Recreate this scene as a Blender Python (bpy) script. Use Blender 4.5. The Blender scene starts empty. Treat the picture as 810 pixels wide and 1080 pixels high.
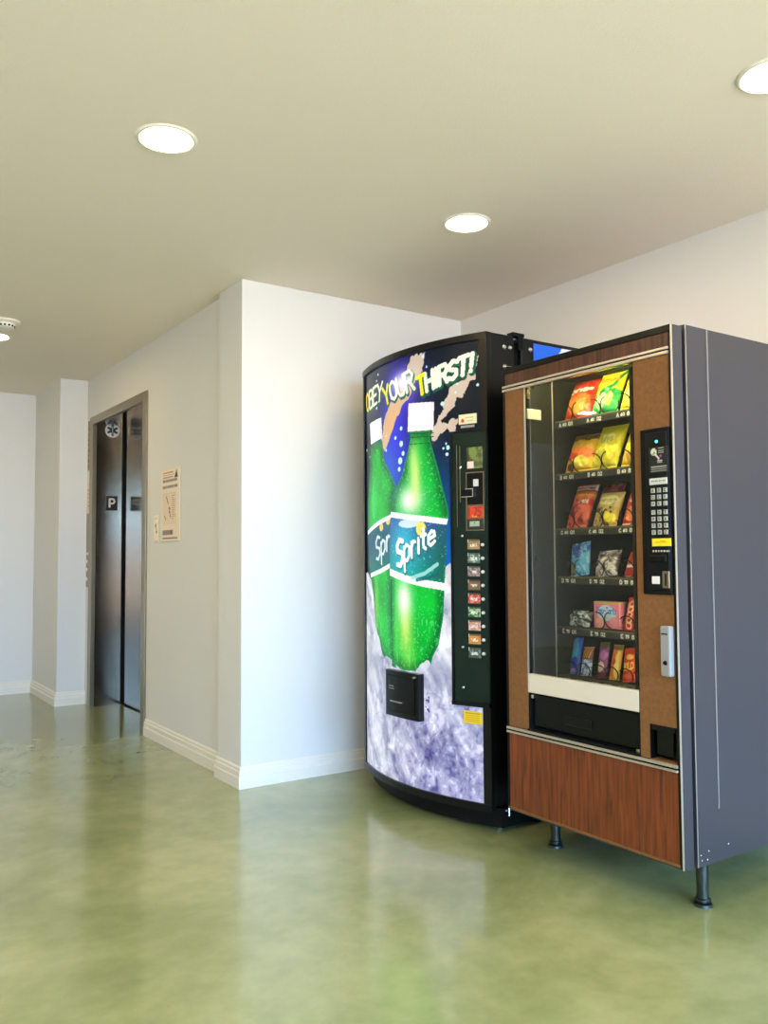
import bpy, bmesh, math, random
import numpy as np
from mathutils import Vector, Matrix
random.seed(4)
S = bpy.context.scene
COL = S.collection

# ---------------------------------------------------------------- camera
yaw, pitch, roll = math.radians(34.192), math.radians(3.002), math.radians(-0.344)
fw = Vector((math.sin(yaw)*math.cos(pitch), math.cos(yaw)*math.cos(pitch), math.sin(pitch)))
rt = Vector((math.cos(yaw), -math.sin(yaw), 0)); up = rt.cross(fw)
r2 = rt*math.cos(roll)+up*math.sin(roll); u2 = up*math.cos(roll)-rt*math.sin(roll)
cd = bpy.data.cameras.new('camera'); cam = bpy.data.objects.new('camera', cd); COL.objects.link(cam)
m = Matrix((r2, u2, -fw)).transposed().to_4x4(); m.translation = (0, 0, 1.083); cam.matrix_world = m
cd.sensor_fit = 'HORIZONTAL'; cd.sensor_width = 36; cd.lens = 36*899.25/810; cd.clip_start = .02
S.camera = cam

# ---------------------------------------------------------------- light
S.view_settings.view_transform = 'Standard'; S.view_settings.look = 'None'
S.view_settings.gamma = 1; S.view_settings.use_curve_mapping = False
S.view_settings.exposure = 1.13
W = bpy.data.worlds.new('world'); S.world = W; W.use_nodes = True
# daylight outside: cool sky above, warm glow added below the horizon to brighten the ceiling
_n, _l = W.node_tree.nodes, W.node_tree.links; _bg = _n['Background']; _bg.inputs[1].default_value = 1.0
_tc = _n.new('ShaderNodeTexCoord'); _sx = _n.new('ShaderNodeSeparateXYZ'); _rp = _n.new('ShaderNodeValToRGB')
_l.new(_tc.outputs['Generated'], _sx.inputs[0]); _l.new(_sx.outputs[2], _rp.inputs[0])
_mr = _n.new('ShaderNodeMapRange'); _mr.inputs[1].default_value = -.05; _mr.inputs[2].default_value = .05
_l.new(_sx.outputs[2], _mr.inputs[0]); _l.new(_mr.outputs[0], _rp.inputs[0]); _l.new(_rp.outputs[0], _bg.inputs[0])
LOWER_FILL, SKY = (4.6, 3.9, 3.5), (.9, 1.6, 3.2)
_rp.color_ramp.elements[0].color = (*LOWER_FILL, 1); _rp.color_ramp.elements[1].color = (*SKY, 1)
def area_light(name, loc, target, sx, sy, power, color):
    l = bpy.data.lights.new(name, 'AREA'); l.shape = 'RECTANGLE'; l.size = sx; l.size_y = sy
    l.energy = power; l.color = color
    o = bpy.data.objects.new(name, l); COL.objects.link(o); o.location = loc
    o.rotation_euler = (Vector(target)-Vector(loc)).to_track_quat('-Z', 'Y').to_euler(); return o
area_light('sky_light', (0.9, -5.0, 2.35), (1.0, 3.7, 1.0), 6.0, 1.5, 520, (.34, .62, 1))
LAMP = 48.0; LAMPC = (1, .80, .50)

# ---------------------------------------------------------------- materials
def lin(c):
    return tuple(((x/255)/12.92 if x/255 <= .04045 else ((x/255+.055)/1.055)**2.4) for x in c)
def new_mat(name):
    m = bpy.data.materials.new(name); m.use_nodes = True
    n = m.node_tree.nodes; return m, n, m.node_tree.links, n['Principled BSDF']
def mat(name, c, rough=.5, metal=0, spec=.5, coat=0, bump=0, bscale=200, emit=0, var=0, vscale=4, vc=None, stretch=(1, 1, 1), coat_rough=.05):
    m, n, l, b = new_mat(name); c = lin(c)
    b.inputs['Base Color'].default_value = (*c, 1); b.inputs['Roughness'].default_value = rough
    b.inputs['Metallic'].default_value = metal; b.inputs['Specular IOR Level'].default_value = spec
    b.inputs['Coat Weight'].default_value = coat; b.inputs['Coat Roughness'].default_value = coat_rough
    if emit:
        b.inputs['Emission Color'].default_value = (*c, 1); b.inputs['Emission Strength'].default_value = emit
    tc = n.new('ShaderNodeTexCoord'); mp = n.new('ShaderNodeMapping'); mp.inputs['Scale'].default_value = stretch
    l.new(tc.outputs['Object'], mp.inputs[0])
    if bump:
        t = n.new('ShaderNodeTexNoise'); t.inputs['Scale'].default_value = bscale; t.inputs['Detail'].default_value = 3
        l.new(mp.outputs[0], t.inputs['Vector'])
        bp = n.new('ShaderNodeBump'); bp.inputs['Strength'].default_value = bump; bp.inputs['Distance'].default_value = .004
        l.new(t.outputs[0], bp.inputs['Height']); l.new(bp.outputs[0], b.inputs['Normal'])
    if var:
        t = n.new('ShaderNodeTexNoise'); t.inputs['Scale'].default_value = vscale; t.inputs['Detail'].default_value = 6
        t.inputs['Roughness'].default_value = .6
        l.new(mp.outputs[0], t.inputs['Vector'])
        r = n.new('ShaderNodeValToRGB'); r.color_ramp.elements[0].position = .5-.5*var; r.color_ramp.elements[1].position = .5+.5*var
        r.color_ramp.elements[0].color = (*lin(vc), 1); r.color_ramp.elements[1].color = (*c, 1)
        l.new(t.outputs[0], r.inputs[0]); l.new(r.outputs[0], b.inputs['Base Color'])
    return m
def paint_mat(name, rough=.45, emit=0, coat=0, metal=0, bump=0):
    m, n, l, b = new_mat(name)
    a = n.new('ShaderNodeAttribute'); a.attribute_name = 'Col'
    l.new(a.outputs['Color'], b.inputs['Base Color'])
    if emit:
        hs = n.new('ShaderNodeHueSaturation'); hs.inputs['Value'].default_value = .30; b.inputs['Specular IOR Level'].default_value = .25; l.new(a.outputs['Color'], hs.inputs['Color']); l.new(hs.outputs[0], b.inputs['Base Color'])
    b.inputs['Roughness'].default_value = rough
    b.inputs['Coat Weight'].default_value = coat; b.inputs['Metallic'].default_value = metal
    if emit:
        l.new(a.outputs['Color'], b.inputs['Emission Color']); b.inputs['Emission Strength'].default_value = emit
    return m
def glass_mat(name, tint=(1, 1, 1), refl=.08):
    m, n, l, b = new_mat(name); n.remove(b); out = n['Material Output']
    t = n.new('ShaderNodeBsdfTransparent'); t.inputs[0].default_value = (*tint, 1)
    g = n.new('ShaderNodeBsdfGlossy'); g.inputs['Roughness'].default_value = .02
    f = n.new('ShaderNodeFresnel'); f.inputs[0].default_value = 1.3
    mx = n.new('ShaderNodeMixShader'); l.new(f.outputs[0], mx.inputs[0]); l.new(t.outputs[0], mx.inputs[1]); l.new(g.outputs[0], mx.inputs[2])
    l.new(mx.outputs[0], out.inputs[0]); return m

M = {}
M['wall'] = mat('wall_paint', (226, 223, 214), .75, spec=.25, bump=.12, bscale=180)
M['ceil'] = mat('ceiling_paint', (241, 230, 213), .9, spec=.1, bump=.45, bscale=170)
M['base'] = mat('baseboard_paint', (238, 230, 212), .4)
M['black'] = mat('black_enamel', (9, 11, 11), .30, spec=.28)
M['blackm'] = mat('black_matte', (8, 9, 9), .6, spec=.2)
M['dgreen'] = mat('black_green_panel', (10, 32, 24), .25, spec=.35)
M['chrome'] = mat('chrome', (215, 215, 212), .18, metal=1)
M['alu'] = mat('brushed_aluminium', (220, 210, 196), .32, metal=.85, bump=.05, bscale=300)
M['cream'] = mat('cream_enamel', (226, 214, 190), .4)
M['tan'] = mat('tan_vinyl', (140, 95, 52), .6, spec=.3, var=.5, vscale=90, vc=(118, 78, 42), bump=.08, bscale=700)
M['cab'] = mat('charcoal_blue_enamel', (58, 55, 60), .38, bump=.10, bscale=420, spec=.5)
M['cabd'] = mat('dark_cabinet_liner', (30, 34, 18), .6, spec=.2)
M['lit'] = mat('shelf_metal', (36, 34, 22), .5, spec=.3)
M['coil'] = mat('dark_coil_wire', (30, 28, 26), .35, metal=.6)
M['white'] = mat('white_plastic', (236, 232, 222), .4)
M['grey'] = mat('grey_plastic', (150, 150, 146), .45)
M['dark_glass'] = mat('smoked_plastic', (10, 14, 11), .25, spec=.25)
M['steelfoot'] = mat('galvanised_leg', (64, 70, 64), .35, metal=.8)
M['steel'] = mat('brushed_stainless', (128, 121, 108), .17, metal=1)
M['frame'] = mat('stainless_door_frame', (150, 138, 112), .30, metal=.9, bump=.04, bscale=60, stretch=(30, 30, 1))
M['glass'] = glass_mat('clear_glass', (.97, .98, .96))
M['winglass'] = glass_mat('window_glass', (.98, .99, 1))
M['paint'] = paint_mat('printed_label', .5)
M['bag'] = paint_mat('printed_foil_bag', .28, coat=.3)
M['backlit'] = paint_mat('backlit_print', .25, emit=.42)
M['lens'] = mat('downlight_lens', (255, 226, 178), .5, emit=LAMP)
M['tube'] = mat('fluorescent_tube', (255, 248, 200), .5, emit=22)
M['tube2'] = mat('fluorescent_side_tube', (255, 246, 206), .5, emit=9)
M['seam'] = mat('dull_seam_metal', (150, 146, 140), .45, metal=.4)
M['led'] = mat('teal_led', (60, 240, 220), .5, emit=2.5)
M['redled'] = mat('red_display', (214, 60, 28), .4, emit=.5)

def wood(name, c1, c2):
    m, n, l, b = new_mat(name)
    tc = n.new('ShaderNodeTexCoord'); mp = n.new('ShaderNodeMapping'); mp.inputs['Scale'].default_value = (14, 14, .9)
    l.new(tc.outputs['Object'], mp.inputs[0])
    t = n.new('ShaderNodeTexNoise'); t.inputs['Scale'].default_value = 6; t.inputs['Detail'].default_value = 8; t.inputs['Distortion'].default_value = .5
    l.new(mp.outputs[0], t.inputs['Vector'])
    r = n.new('ShaderNodeValToRGB'); r.color_ramp.elements[0].position = .3; r.color_ramp.elements[1].position = .68
    r.color_ramp.elements[0].color = (*lin(c1), 1); r.color_ramp.elements[1].color = (*lin(c2), 1)
    l.new(t.outputs[0], r.inputs[0]); l.new(r.outputs[0], b.inputs['Base Color']); b.inputs['Roughness'].default_value = .38
    return m
M['wood'] = wood('walnut_laminate', (78, 32, 12), (140, 68, 28))
M['woodd'] = wood('dark_walnut_laminate', (52, 26, 16), (96, 54, 32))

def floor_mat():
    m, n, l, b = new_mat('polished_green_concrete')
    tc = n.new('ShaderNodeTexCoord')
    def noise(sc, det, rg=.6, dist=0):
        t = n.new('ShaderNodeTexNoise'); t.inputs['Scale'].default_value = sc; t.inputs['Detail'].default_value = det
        t.inputs['Roughness'].default_value = rg; t.inputs['Distortion'].default_value = dist
        l.new(tc.outputs['Object'], t.inputs['Vector']); return t
    a = noise(1.1, 7, .62, .6); c = noise(9, 7, .62, 0)
    r = n.new('ShaderNodeValToRGB'); e = r.color_ramp.elements
    e[0].position = .34; e[0].color = (*lin((134, 140, 88)), 1); e[1].position = .68; e[1].color = (*lin((172, 172, 120)), 1)
    x = r.color_ramp.elements.new(.5); x.color = (*lin((153, 157, 103)), 1)
    l.new(a.outputs[0], r.inputs[0])
    r2_ = n.new('ShaderNodeValToRGB'); e = r2_.color_ramp.elements
    e[0].position = .2; e[0].color = (.76, .80, .72, 1); e[1].position = .8; e[1].color = (1.14, 1.12, 1.12, 1)
    l.new(c.outputs[0], r2_.inputs[0])
    mx = n.new('ShaderNodeMix'); mx.data_type = 'RGBA'; mx.blend_type = 'MULTIPLY'; mx.inputs[0].default_value = 1
    l.new(r.outputs[0], mx.inputs[6]); l.new(r2_.outputs[0], mx.inputs[7]); l.new(mx.outputs[2], b.inputs['Base Color'])
    b.inputs['Roughness'].default_value = .27
    b.inputs['Coat Weight'].default_value = .55; b.inputs['Coat Roughness'].default_value = .09
    b.inputs['Specular IOR Level'].default_value = .75
    return m
M['floor'] = floor_mat()

# ---------------------------------------------------------------- mesh helpers
class MB:
    """collects shapes, links them as ONE mesh object"""
    def __init__(s): s.bm = bmesh.new()
    def box(s, x0, x1, y0, y1, z0, z1, bev=0, seg=2):
        b = bmesh.new(); bmesh.ops.create_cube(b, size=1)
        for v in b.verts:
            v.co = Vector(((x0+x1)/2+v.co.x*(x1-x0), (y0+y1)/2+v.co.y*(y1-y0), (z0+z1)/2+v.co.z*(z1-z0)))
        if bev: bmesh.ops.bevel(b, geom=list(b.edges), offset=bev, segments=seg, affect='EDGES', profile=.5)
        s.merge(b); return s
    def merge(s, b):
        me = bpy.data.meshes.new('tmp'); b.to_mesh(me); b.free(); s.bm.from_mesh(me); bpy.data.meshes.remove(me)
    def prism(s, pts, axis, a0, a1, bev=0):
        """pts 2-D outline extruded along axis (0,1,2) from a0 to a1"""
        b = bmesh.new()
        def mk(p, a):
            q = [p[0], p[1]]; q.insert(axis, a); return b.verts.new(q)
        A = [mk(p, a0) for p in pts]; B = [mk(p, a1) for p in pts]; k = len(pts)
        b.faces.new(A); b.faces.new(B[::-1])
        for i in range(k): b.faces.new((A[i], B[i], B[(i+1) % k], A[(i+1) % k]))
        bmesh.ops.recalc_face_normals(b, faces=list(b.faces))
        if bev: bmesh.ops.bevel(b, geom=list(b.edges), offset=bev, segments=2, affect='EDGES', profile=.5)
        s.merge(b); return s
    def tube(s, pts, r, n=8, cap=True):
        pts = [Vector(p) for p in pts]; b = bmesh.new(); rings = []
        for i, p in enumerate(pts):
            d = (pts[min(i+1, len(pts)-1)]-pts[max(i-1, 0)]).normalized()
            a = d.orthogonal().normalized() if i == 0 else (a-d*a.dot(d)).normalized()
            c = d.cross(a); rad = r[i] if isinstance(r, (list, tuple)) else r
            rings.append([b.verts.new(p+a*rad*math.cos(2*math.pi*k/n)+c*rad*math.sin(2*math.pi*k/n)) for k in range(n)])
        for i in range(len(rings)-1):
            for k in range(n): b.faces.new((rings[i][k], rings[i][(k+1) % n], rings[i+1][(k+1) % n], rings[i+1][k]))
        if cap: b.faces.new(rings[0][::-1]); b.faces.new(rings[-1])
        bmesh.ops.recalc_face_normals(b, faces=list(b.faces)); s.merge(b); return s
    def lathe(s, prof, c, n=40, axis='z'):
        """prof [(r,h)] about the axis through c"""
        b = bmesh.new(); rings = []
        for r, h in prof:
            ring = []
            for k in range(n):
                a = 2*math.pi*k/n; x, y = r*math.cos(a), r*math.sin(a)
                q = (x, y, h) if axis == 'z' else (h, x, y)
                ring.append(b.verts.new(Vector(c)+Vector(q)))
            rings.append(ring)
        for i in range(len(rings)-1):
            for k in range(n): b.faces.new((rings[i][k], rings[i][(k+1) % n], rings[i+1][(k+1) % n], rings[i+1][k]))
        for R in (rings[0], rings[-1]): b.faces.new(R)
        bmesh.ops.recalc_face_normals(b, faces=list(b.faces)); s.merge(b); return s
    def build(s, name, m, parent=None, smooth=False, origin=None):
        me = bpy.data.meshes.new(name); s.bm.to_mesh(me); s.bm.free(); return link(me, name, m, parent, smooth, origin)
def root_loc(p):
    while p.parent: p = p.parent
    return Vector(p.location)
def link(me, name, m, parent=None, smooth=False, origin=None):
    o = bpy.data.objects.new(name, me); COL.objects.link(o); me.materials.append(m)
    if parent is not None:
        off = root_loc(parent); o.parent = parent; me.transform(Matrix.Translation(-off))
    elif origin is not None:
        me.transform(Matrix.Translation(-Vector(origin))); o.location = origin
    if smooth:
        me.polygons.foreach_set('use_smooth', [True]*len(me.polygons))
        try: me.set_sharp_from_angle(angle=math.radians(35))
        except Exception: pass
    return o
def tag(o, label=None, cat=None, group=None, kind=None):
    if label: o['label'] = label
    if cat: o['category'] = cat
    if group: o['group'] = group
    if kind: o['kind'] = kind
    return o
def empty(name, loc, label, cat, group=None):
    o = bpy.data.objects.new(name, None); o.empty_display_size = .1; COL.objects.link(o); o.location = loc
    return tag(o, label, cat, group)

# ---------------------------------------------------------------- print helpers (pattern lives in a part's own mesh colours)
FONT = {
 'A': [[(0,0),(.5,1),(1,0)],[(.2,.38),(.8,.38)]], 'B': [[(0,0),(0,1),(.75,1),(.95,.78),(.72,.54),(0,.54)],[(.72,.54),(1,.28),(.75,0),(0,0)]],
 'C': [[(1,.85),(.6,1),(.15,.85),(0,.5),(.15,.15),(.6,0),(1,.15)]], 'D': [[(0,0),(0,1),(.6,1),(1,.7),(1,.3),(.6,0),(0,0)]],
 'E': [[(1,1),(0,1),(0,0),(1,0)],[(0,.52),(.8,.52)]], 'F': [[(1,1),(0,1),(0,0)],[(0,.52),(.8,.52)]],
 'H': [[(0,0),(0,1)],[(1,0),(1,1)],[(0,.5),(1,.5)]], 'I': [[(.5,0),(.5,1)]], 'K': [[(0,0),(0,1)],[(1,1),(0,.45),(1,0)]], 'L': [[(0,1),(0,0),(.9,0)]],
 'M': [[(0,0),(0,1),(.5,.4),(1,1),(1,0)]], 'N': [[(0,0),(0,1),(1,0),(1,1)]],
 'O': [[(.5,1),(.1,.85),(0,.5),(.1,.15),(.5,0),(.9,.15),(1,.5),(.9,.85),(.5,1)]],
 'P': [[(0,0),(0,1),(.75,1),(1,.75),(.75,.48),(0,.48)]], 'R': [[(0,0),(0,1),(.75,1),(1,.76),(.75,.5),(0,.5)],[(.5,.5),(1,0)]],
 'S': [[(1,.88),(.5,1),(.06,.82),(.1,.6),(.9,.42),(.95,.16),(.5,0),(0,.12)]], 'T': [[(0,1),(1,1)],[(.5,1),(.5,0)]],
 'U': [[(0,1),(0,.25),(.3,0),(.7,0),(1,.25),(1,1)]], 'V': [[(0,1),(.5,0),(1,1)]], 'X': [[(0,0),(1,1)],[(0,1),(1,0)]], 'Y': [[(0,1),(.5,.5),(1,1)],[(.5,.5),(.5,0)]],
 'Z': [[(0,1),(1,1),(0,0),(1,0)]], '!': [[(.5,1),(.5,.32)],[(.5,.04),(.5,.06)]], '-': [[(.2,.5),(.8,.5)]],
 'p': [[(.05,.62),(.05,-.35)],[(.05,.5),(.45,.66),(.9,.5),(.9,.18),(.5,0),(.05,.12)]], 'r': [[(.1,.64),(.1,0)],[(.1,.42),(.5,.64),(.85,.58)]],
 'i': [[(.5,.64),(.5,0)]], 't': [[(.45,.98),(.45,.12),(.85,0)],[(.05,.66),(.9,.66)]], 'e': [[(.1,.34),(.9,.38),(.82,.6),(.5,.68),(.12,.52),(.08,.18),(.4,0),(.9,.1)]],
 'o': [[(.5,.66),(.1,.5),(.1,.15),(.5,0),(.9,.15),(.9,.5),(.5,.66)]], 'h': [[(.05,1),(.05,0)],[(.05,.45),(.5,.66),(.9,.5),(.9,0)]], 's': [[(.9,.58),(.4,.66),(.1,.5),(.85,.2),(.6,0),(.05,.06)]],
 'u': [[(.1,.64),(.1,.15),(.5,0),(.9,.15)],[(.9,.64),(.9,0)]], 'k': [[(.1,1),(.1,0)],[(.85,.64),(.1,.3),(.9,0)]], 'a': [[(.9,.6),(.9,0)],[(.9,.5),(.5,.66),(.1,.5),(.1,.15),(.5,0),(.9,.15)]],
 'n': [[(.1,.64),(.1,0)],[(.1,.45),(.5,.66),(.9,.5),(.9,0)]], 'c': [[(.9,.55),(.5,.66),(.1,.5),(.1,.15),(.5,0),(.9,.1)]], 'd': [[(.9,1),(.9,0)],[(.9,.5),(.5,.66),(.1,.5),(.1,.15),(.5,0),(.9,.15)]], 'y': [[(.1,.64),(.5,.05)],[(.9,.64),(.3,-.35)]],
 '0': [[(.5,1),(.1,.8),(.1,.2),(.5,0),(.9,.2),(.9,.8),(.5,1)]], '1': [[(.25,.8),(.55,1),(.55,0)]], '2': [[(.05,.8),(.5,1),(.92,.75),(.05,0),(.95,0)]],
 '3': [[(.05,.95),(.9,.95),(.45,.58),(.92,.3),(.5,0),(.05,.1)]], '4': [[(.75,0),(.75,1),(.05,.3),(1,.3)]], '5': [[(.9,1),(.15,1),(.1,.58),(.6,.62),(.92,.32),(.55,0),(.05,.08)]],
 '6': [[(.85,.95),(.3,.7),(.08,.3),(.4,0),(.85,.15),(.85,.42),(.5,.55),(.12,.38)]], '7': [[(.05,1),(.95,1),(.4,0)]], '8': [[(.5,.55),(.12,.78),(.5,1),(.88,.78),(.5,.55),(.06,.25),(.5,0),(.94,.25),(.5,.55)]],
 '9': [[(.15,.05),(.7,.3),(.92,.7),(.6,1),(.15,.85),(.15,.58),(.5,.45),(.88,.62)]], ' ': []}
def vnoise(x, y, seed=0):
    xi = np.floor(x).astype(int); yi = np.floor(y).astype(int); fx = x-xi; fy = y-yi
    fx = fx*fx*(3-2*fx); fy = fy*fy*(3-2*fy)
    def h(a, b):
        v = np.sin(a*127.1+b*311.7+seed*74.7)*43758.5453; return v-np.floor(v)
    return (h(xi, yi)*(1-fx)+h(xi+1, yi)*fx)*(1-fy)+(h(xi, yi+1)*(1-fx)+h(xi+1, yi+1)*fx)*fy
def fbm(x, y, seed=0, o=4):
    s = 0; a = .5
    for i in range(o): s = s+a*vnoise(x*2**i, y*2**i, seed+i); a *= .5
    return s/(1-.5**o)
class Paint:
    def __init__(s, U, V, base):
        s.U = U; s.V = V; s.C = np.zeros(U.shape+(3,)); s.C[:] = base
    def fill(s, mask, c, a=1.0):
        w = (np.asarray(mask, float)*a)[..., None]; s.C = s.C*(1-w)+np.array(c, float)*w
    def poly(s, pts):
        m_ = np.zeros(s.U.shape, bool); k = len(pts)
        for i in range(k):
            (x0, y0), (x1, y1) = pts[i], pts[(i+1) % k]
            if y0 == y1: continue
            m_ ^= ((y0 > s.V) != (y1 > s.V)) & (s.U < (x1-x0)*(s.V-y0)/(y1-y0)+x0)
        return m_
    def dist(s, pts):
        d = np.full(s.U.shape, 9.)
        for (x0, y0), (x1, y1) in zip(pts[:-1], pts[1:]):
            dx, dy = x1-x0, y1-y0; L = dx*dx+dy*dy+1e-12
            t = np.clip(((s.U-x0)*dx+(s.V-y0)*dy)/L, 0, 1)
            d = np.minimum(d, np.hypot(s.U-x0-t*dx, s.V-y0-t*dy))
        return d
    def stroke(s, pts, w): return s.dist(pts) < w/2
    def circ(s, c, r): return np.hypot(s.U-c[0], s.V-c[1]) < r
    def glow(s, c, r, ry=None): return np.exp(-(((s.U-c[0])/r)**2+((s.V-c[1])/(ry or r))**2))
    def rect(s, x0, x1, y0, y1): return (s.U > x0) & (s.U < x1) & (s.V > y0) & (s.V < y1)
    def text(s, t, q, w, gap=.22, only=None, off=(0, 0)):
        """q = bottom-left, bottom-right, top-right, top-left of the word"""
        q = [np.array(p, float)+np.array(off) for p in q]; m_ = np.zeros(s.U.shape, bool)
        ws = [.45 if c in "Ii!1" else (.7 if c in 'tr' else 1) for c in t]; tot = sum(ws)+gap*(len(t)-1); x = 0
        for i, c in enumerate(t):
            if only is None or i in only:
                for st in FONT.get(c, []):
                    P = []
                    for a, b in st:
                        u = (x+a*ws[i])/tot
                        P.append(tuple((q[0]*(1-u)+q[1]*u)*(1-b)+(q[3]*(1-u)+q[2]*u)*b))
                    m_ |= s.stroke(P, w)
            x += ws[i]+gap
        return m_
def set_col(me, C):
    a = me.color_attributes.new('Col', 'FLOAT_COLOR', 'POINT'); C = np.clip(C.reshape(-1, 3)/255, 0, 1)
    L = np.where(C <= .04045, C/12.92, ((C+.055)/1.055)**2.4)
    a.data.foreach_set('color', np.concatenate([L, np.ones((len(L), 1))], 1).astype(np.float32).ravel())
def grid_faces(nu, nv):
    i = np.arange((nu-1)*(nv-1)); r = i//(nu-1); c = i % (nu-1); a = r*nu+c
    return np.stack([a, a+1, a+nu+1, a+nu], 1)
def mesh_np(name, P, F):
    me = bpy.data.meshes.new(name); me.vertices.add(len(P)); me.vertices.foreach_set('co', P.astype(np.float32).ravel())
    k = sum(len(f) for f in F) if isinstance(F, list) else F.size
    F_ = F if isinstance(F, list) else F.tolist()
    ls = np.cumsum([0]+[len(f) for f in F_[:-1]])
    me.loops.add(k); me.loops.foreach_set('vertex_index', np.array([v for f in F_ for v in f], np.int32))
    me.polygons.add(len(F_)); me.polygons.foreach_set('loop_start', ls.astype(np.int32))
    me.update(calc_edges=True); me.validate(); return me
def plate(name, o, ud, vd, w, h, th, res, fn, m, parent=None, base=(255, 255, 255), curve=None, origin=None):
    """a printed plate: o = lower-left corner of its face, ud/vd unit directions as seen by the reader, th thickness going in"""
    ud, vd, o = Vector(ud), Vector(vd), Vector(o); nd = -(ud.cross(vd))
    nu = max(2, int(w/res)+1); nv = max(2, int(h/res)+1)
    U, V = np.meshgrid(np.linspace(0, w, nu), np.linspace(0, h, nv))
    p = Paint(U, V, base); fn(p)
    P = np.array(o)+U[..., None]*np.array(ud)+V[..., None]*np.array(vd)
    if curve is not None: P = curve(P)
    P = P.reshape(-1, 3); n0 = len(P); F = grid_faces(nu, nv).tolist()
    idx = list(range(nu))+[r*nu+nu-1 for r in range(1, nv)]+[(nv-1)*nu+c for c in range(nu-2, -1, -1)]+[r*nu for r in range(nv-2, 0, -1)]
    B = P[idx]+np.array(nd)*th; k = len(idx); P = np.concatenate([P, B])
    for i in range(k): F.append([idx[(i+1) % k], idx[i], n0+i, n0+(i+1) % k])
    if curve is None: F.append([n0+i for i in range(k)][::-1])
    me = mesh_np(name, P, F); C = np.concatenate([p.C.reshape(-1, 3), p.C.reshape(-1, 3)[idx]*.8]); set_col(me, C)
    return link(me, name, m, parent, False, origin)
FACE = dict(ud=(0, -1, 0), vd=(0, 0, 1))      # plates read from the -x side

# ================================================================ THE ROOM
HC = 2.433; XR = 3.085; XE = 1.760; XPIER = 1.722; YW = 3.745; YCOL = 6.594; XCOL = 1.557; YF = 7.405; XL = -3.2; YN = -2.6
def struct(o): o['kind'] = 'structure'; return o
def sbox(name, m, *a, **k): return struct(MB().box(*a, **k).build(name, m))
sbox('floor', M['floor'], XL-.1, XR+.1, YN-.1, YF+.1, -.1, 0)
sbox('ceiling', M['ceil'], XL-.1, XR+.1, YN-.1, YF+.1, HC, HC+.1)
sbox('wall_right', M['wall'], XR, XR+.1, YN-.1, YW, 0, HC)
# block between the vending niche and the lift: its face towards the camera carries the corner
struct(MB().box(XPIER, XR+.1, YW, 4.02, 0, HC, .004).build('wall_back', M['wall']))
mb = MB(); mb.box(XE, 1.90, 4.02, 5.262, 0, HC); mb.box(XE, 1.90, 6.44, YCOL, 0, HC); mb.box(XE, 1.90, 5.262, 6.44, 2.105, HC)
struct(mb.build('wall_elevator', M['wall']))
sbox('wall_column', M['wall'], XCOL, 1.90, YCOL, YF, 0, HC)
sbox('wall_far', M['wall'], XL-.1, 1.90, YF, YF+.1, 0, HC)
sbox('wall_left', M['wall'], XL-.1, XL, YN-.1, YF, 0, HC)
WX0, WX1, WZ0, WZ1 = -3.0, 2.95, .10, 2.15
mb = MB(); mb.box(XL, WX0, YN-.1, YN, 0, HC); mb.box(WX1, XR, YN-.1, YN, 0, HC); mb.box(WX0, WX1, YN-.1, YN, 0, WZ0); mb.box(WX0, WX1, YN-.1, YN, WZ1, HC)
struct(mb.build('wall_near', M['wall']))
mb = MB()
for x in (WX0+.03, -.55, 1.1, WX1-.03): mb.box(x-.03, x+.03, YN-.09, YN-.02, WZ0, WZ1)
mb.box(WX0, WX1, YN-.09, YN-.02, WZ0, WZ0+.06); mb.box(WX0, WX1, YN-.09, YN-.02, WZ1-.06, WZ1)
wf = struct(mb.build('window_1', M['alu']))
MB().box(WX0+.03, WX1-.03, YN-.058, YN-.052, WZ0+.03, WZ1-.03).build('window_pane', M['winglass'], wf)

# skirting: stepped profile, extruded along each wall
def skirt(name, p0, p1, out, m0=0, m1=0):
    """p0, p1 in plan; out = unit plan vector into the room; m0, m1 = mitre at each end (+1 outer corner)"""
    d = Vector((p1[0]-p0[0], p1[1]-p0[1], 0)); prof = [(0, 0), (.018, 0), (.018, .052), (.014, .056), (.014, .078), (.009, .083), (.009, .094), (.004, .100), (0, .100)]
    b = bmesh.new(); rows = []
    for e in (0, 1):
        dn = d.normalized(); k_ = (-m0, m1)[e]
        rows.append([b.verts.new((p0[0]+d.x*e+out[0]*t+dn.x*t*k_, p0[1]+d.y*e+out[1]*t+dn.y*t*k_, z)) for t, z in prof])
    k = len(prof)
    for i in range(k): b.faces.new((rows[0][i], rows[0][(i+1) % k], rows[1][(i+1) % k], rows[1][i]))
    b.faces.new(rows[0]); b.faces.new(rows[1]); bmesh.ops.recalc_face_normals(b, faces=list(b.faces))
    q = MB(); q.merge(b); return struct(q.build(name, M['base']))
skirt('baseboard_back', (XPIER, YW), (XR, YW), (0, -1), 1)
skirt('baseboard_pier', (XPIER, YW), (XPIER, 4.02), (-1, 0), 1)
skirt('baseboard_elevator', (XE, 4.02), (XE, 5.205), (-1, 0))
skirt('baseboard_column', (XCOL, YCOL), (XE, YCOL), (0, -1), 1)
skirt('baseboard_recess', (XCOL, YCOL), (XCOL, YF), (-1, 0), 1)
skirt('baseboard_far', (XL, YF), (XCOL, YF), (0, -1))
skirt('baseboard_right', (XR, YN), (XR, YW), (-1, 0))
skirt('baseboard_left', (XL, YN), (XL, YF), (1, 0))

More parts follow.
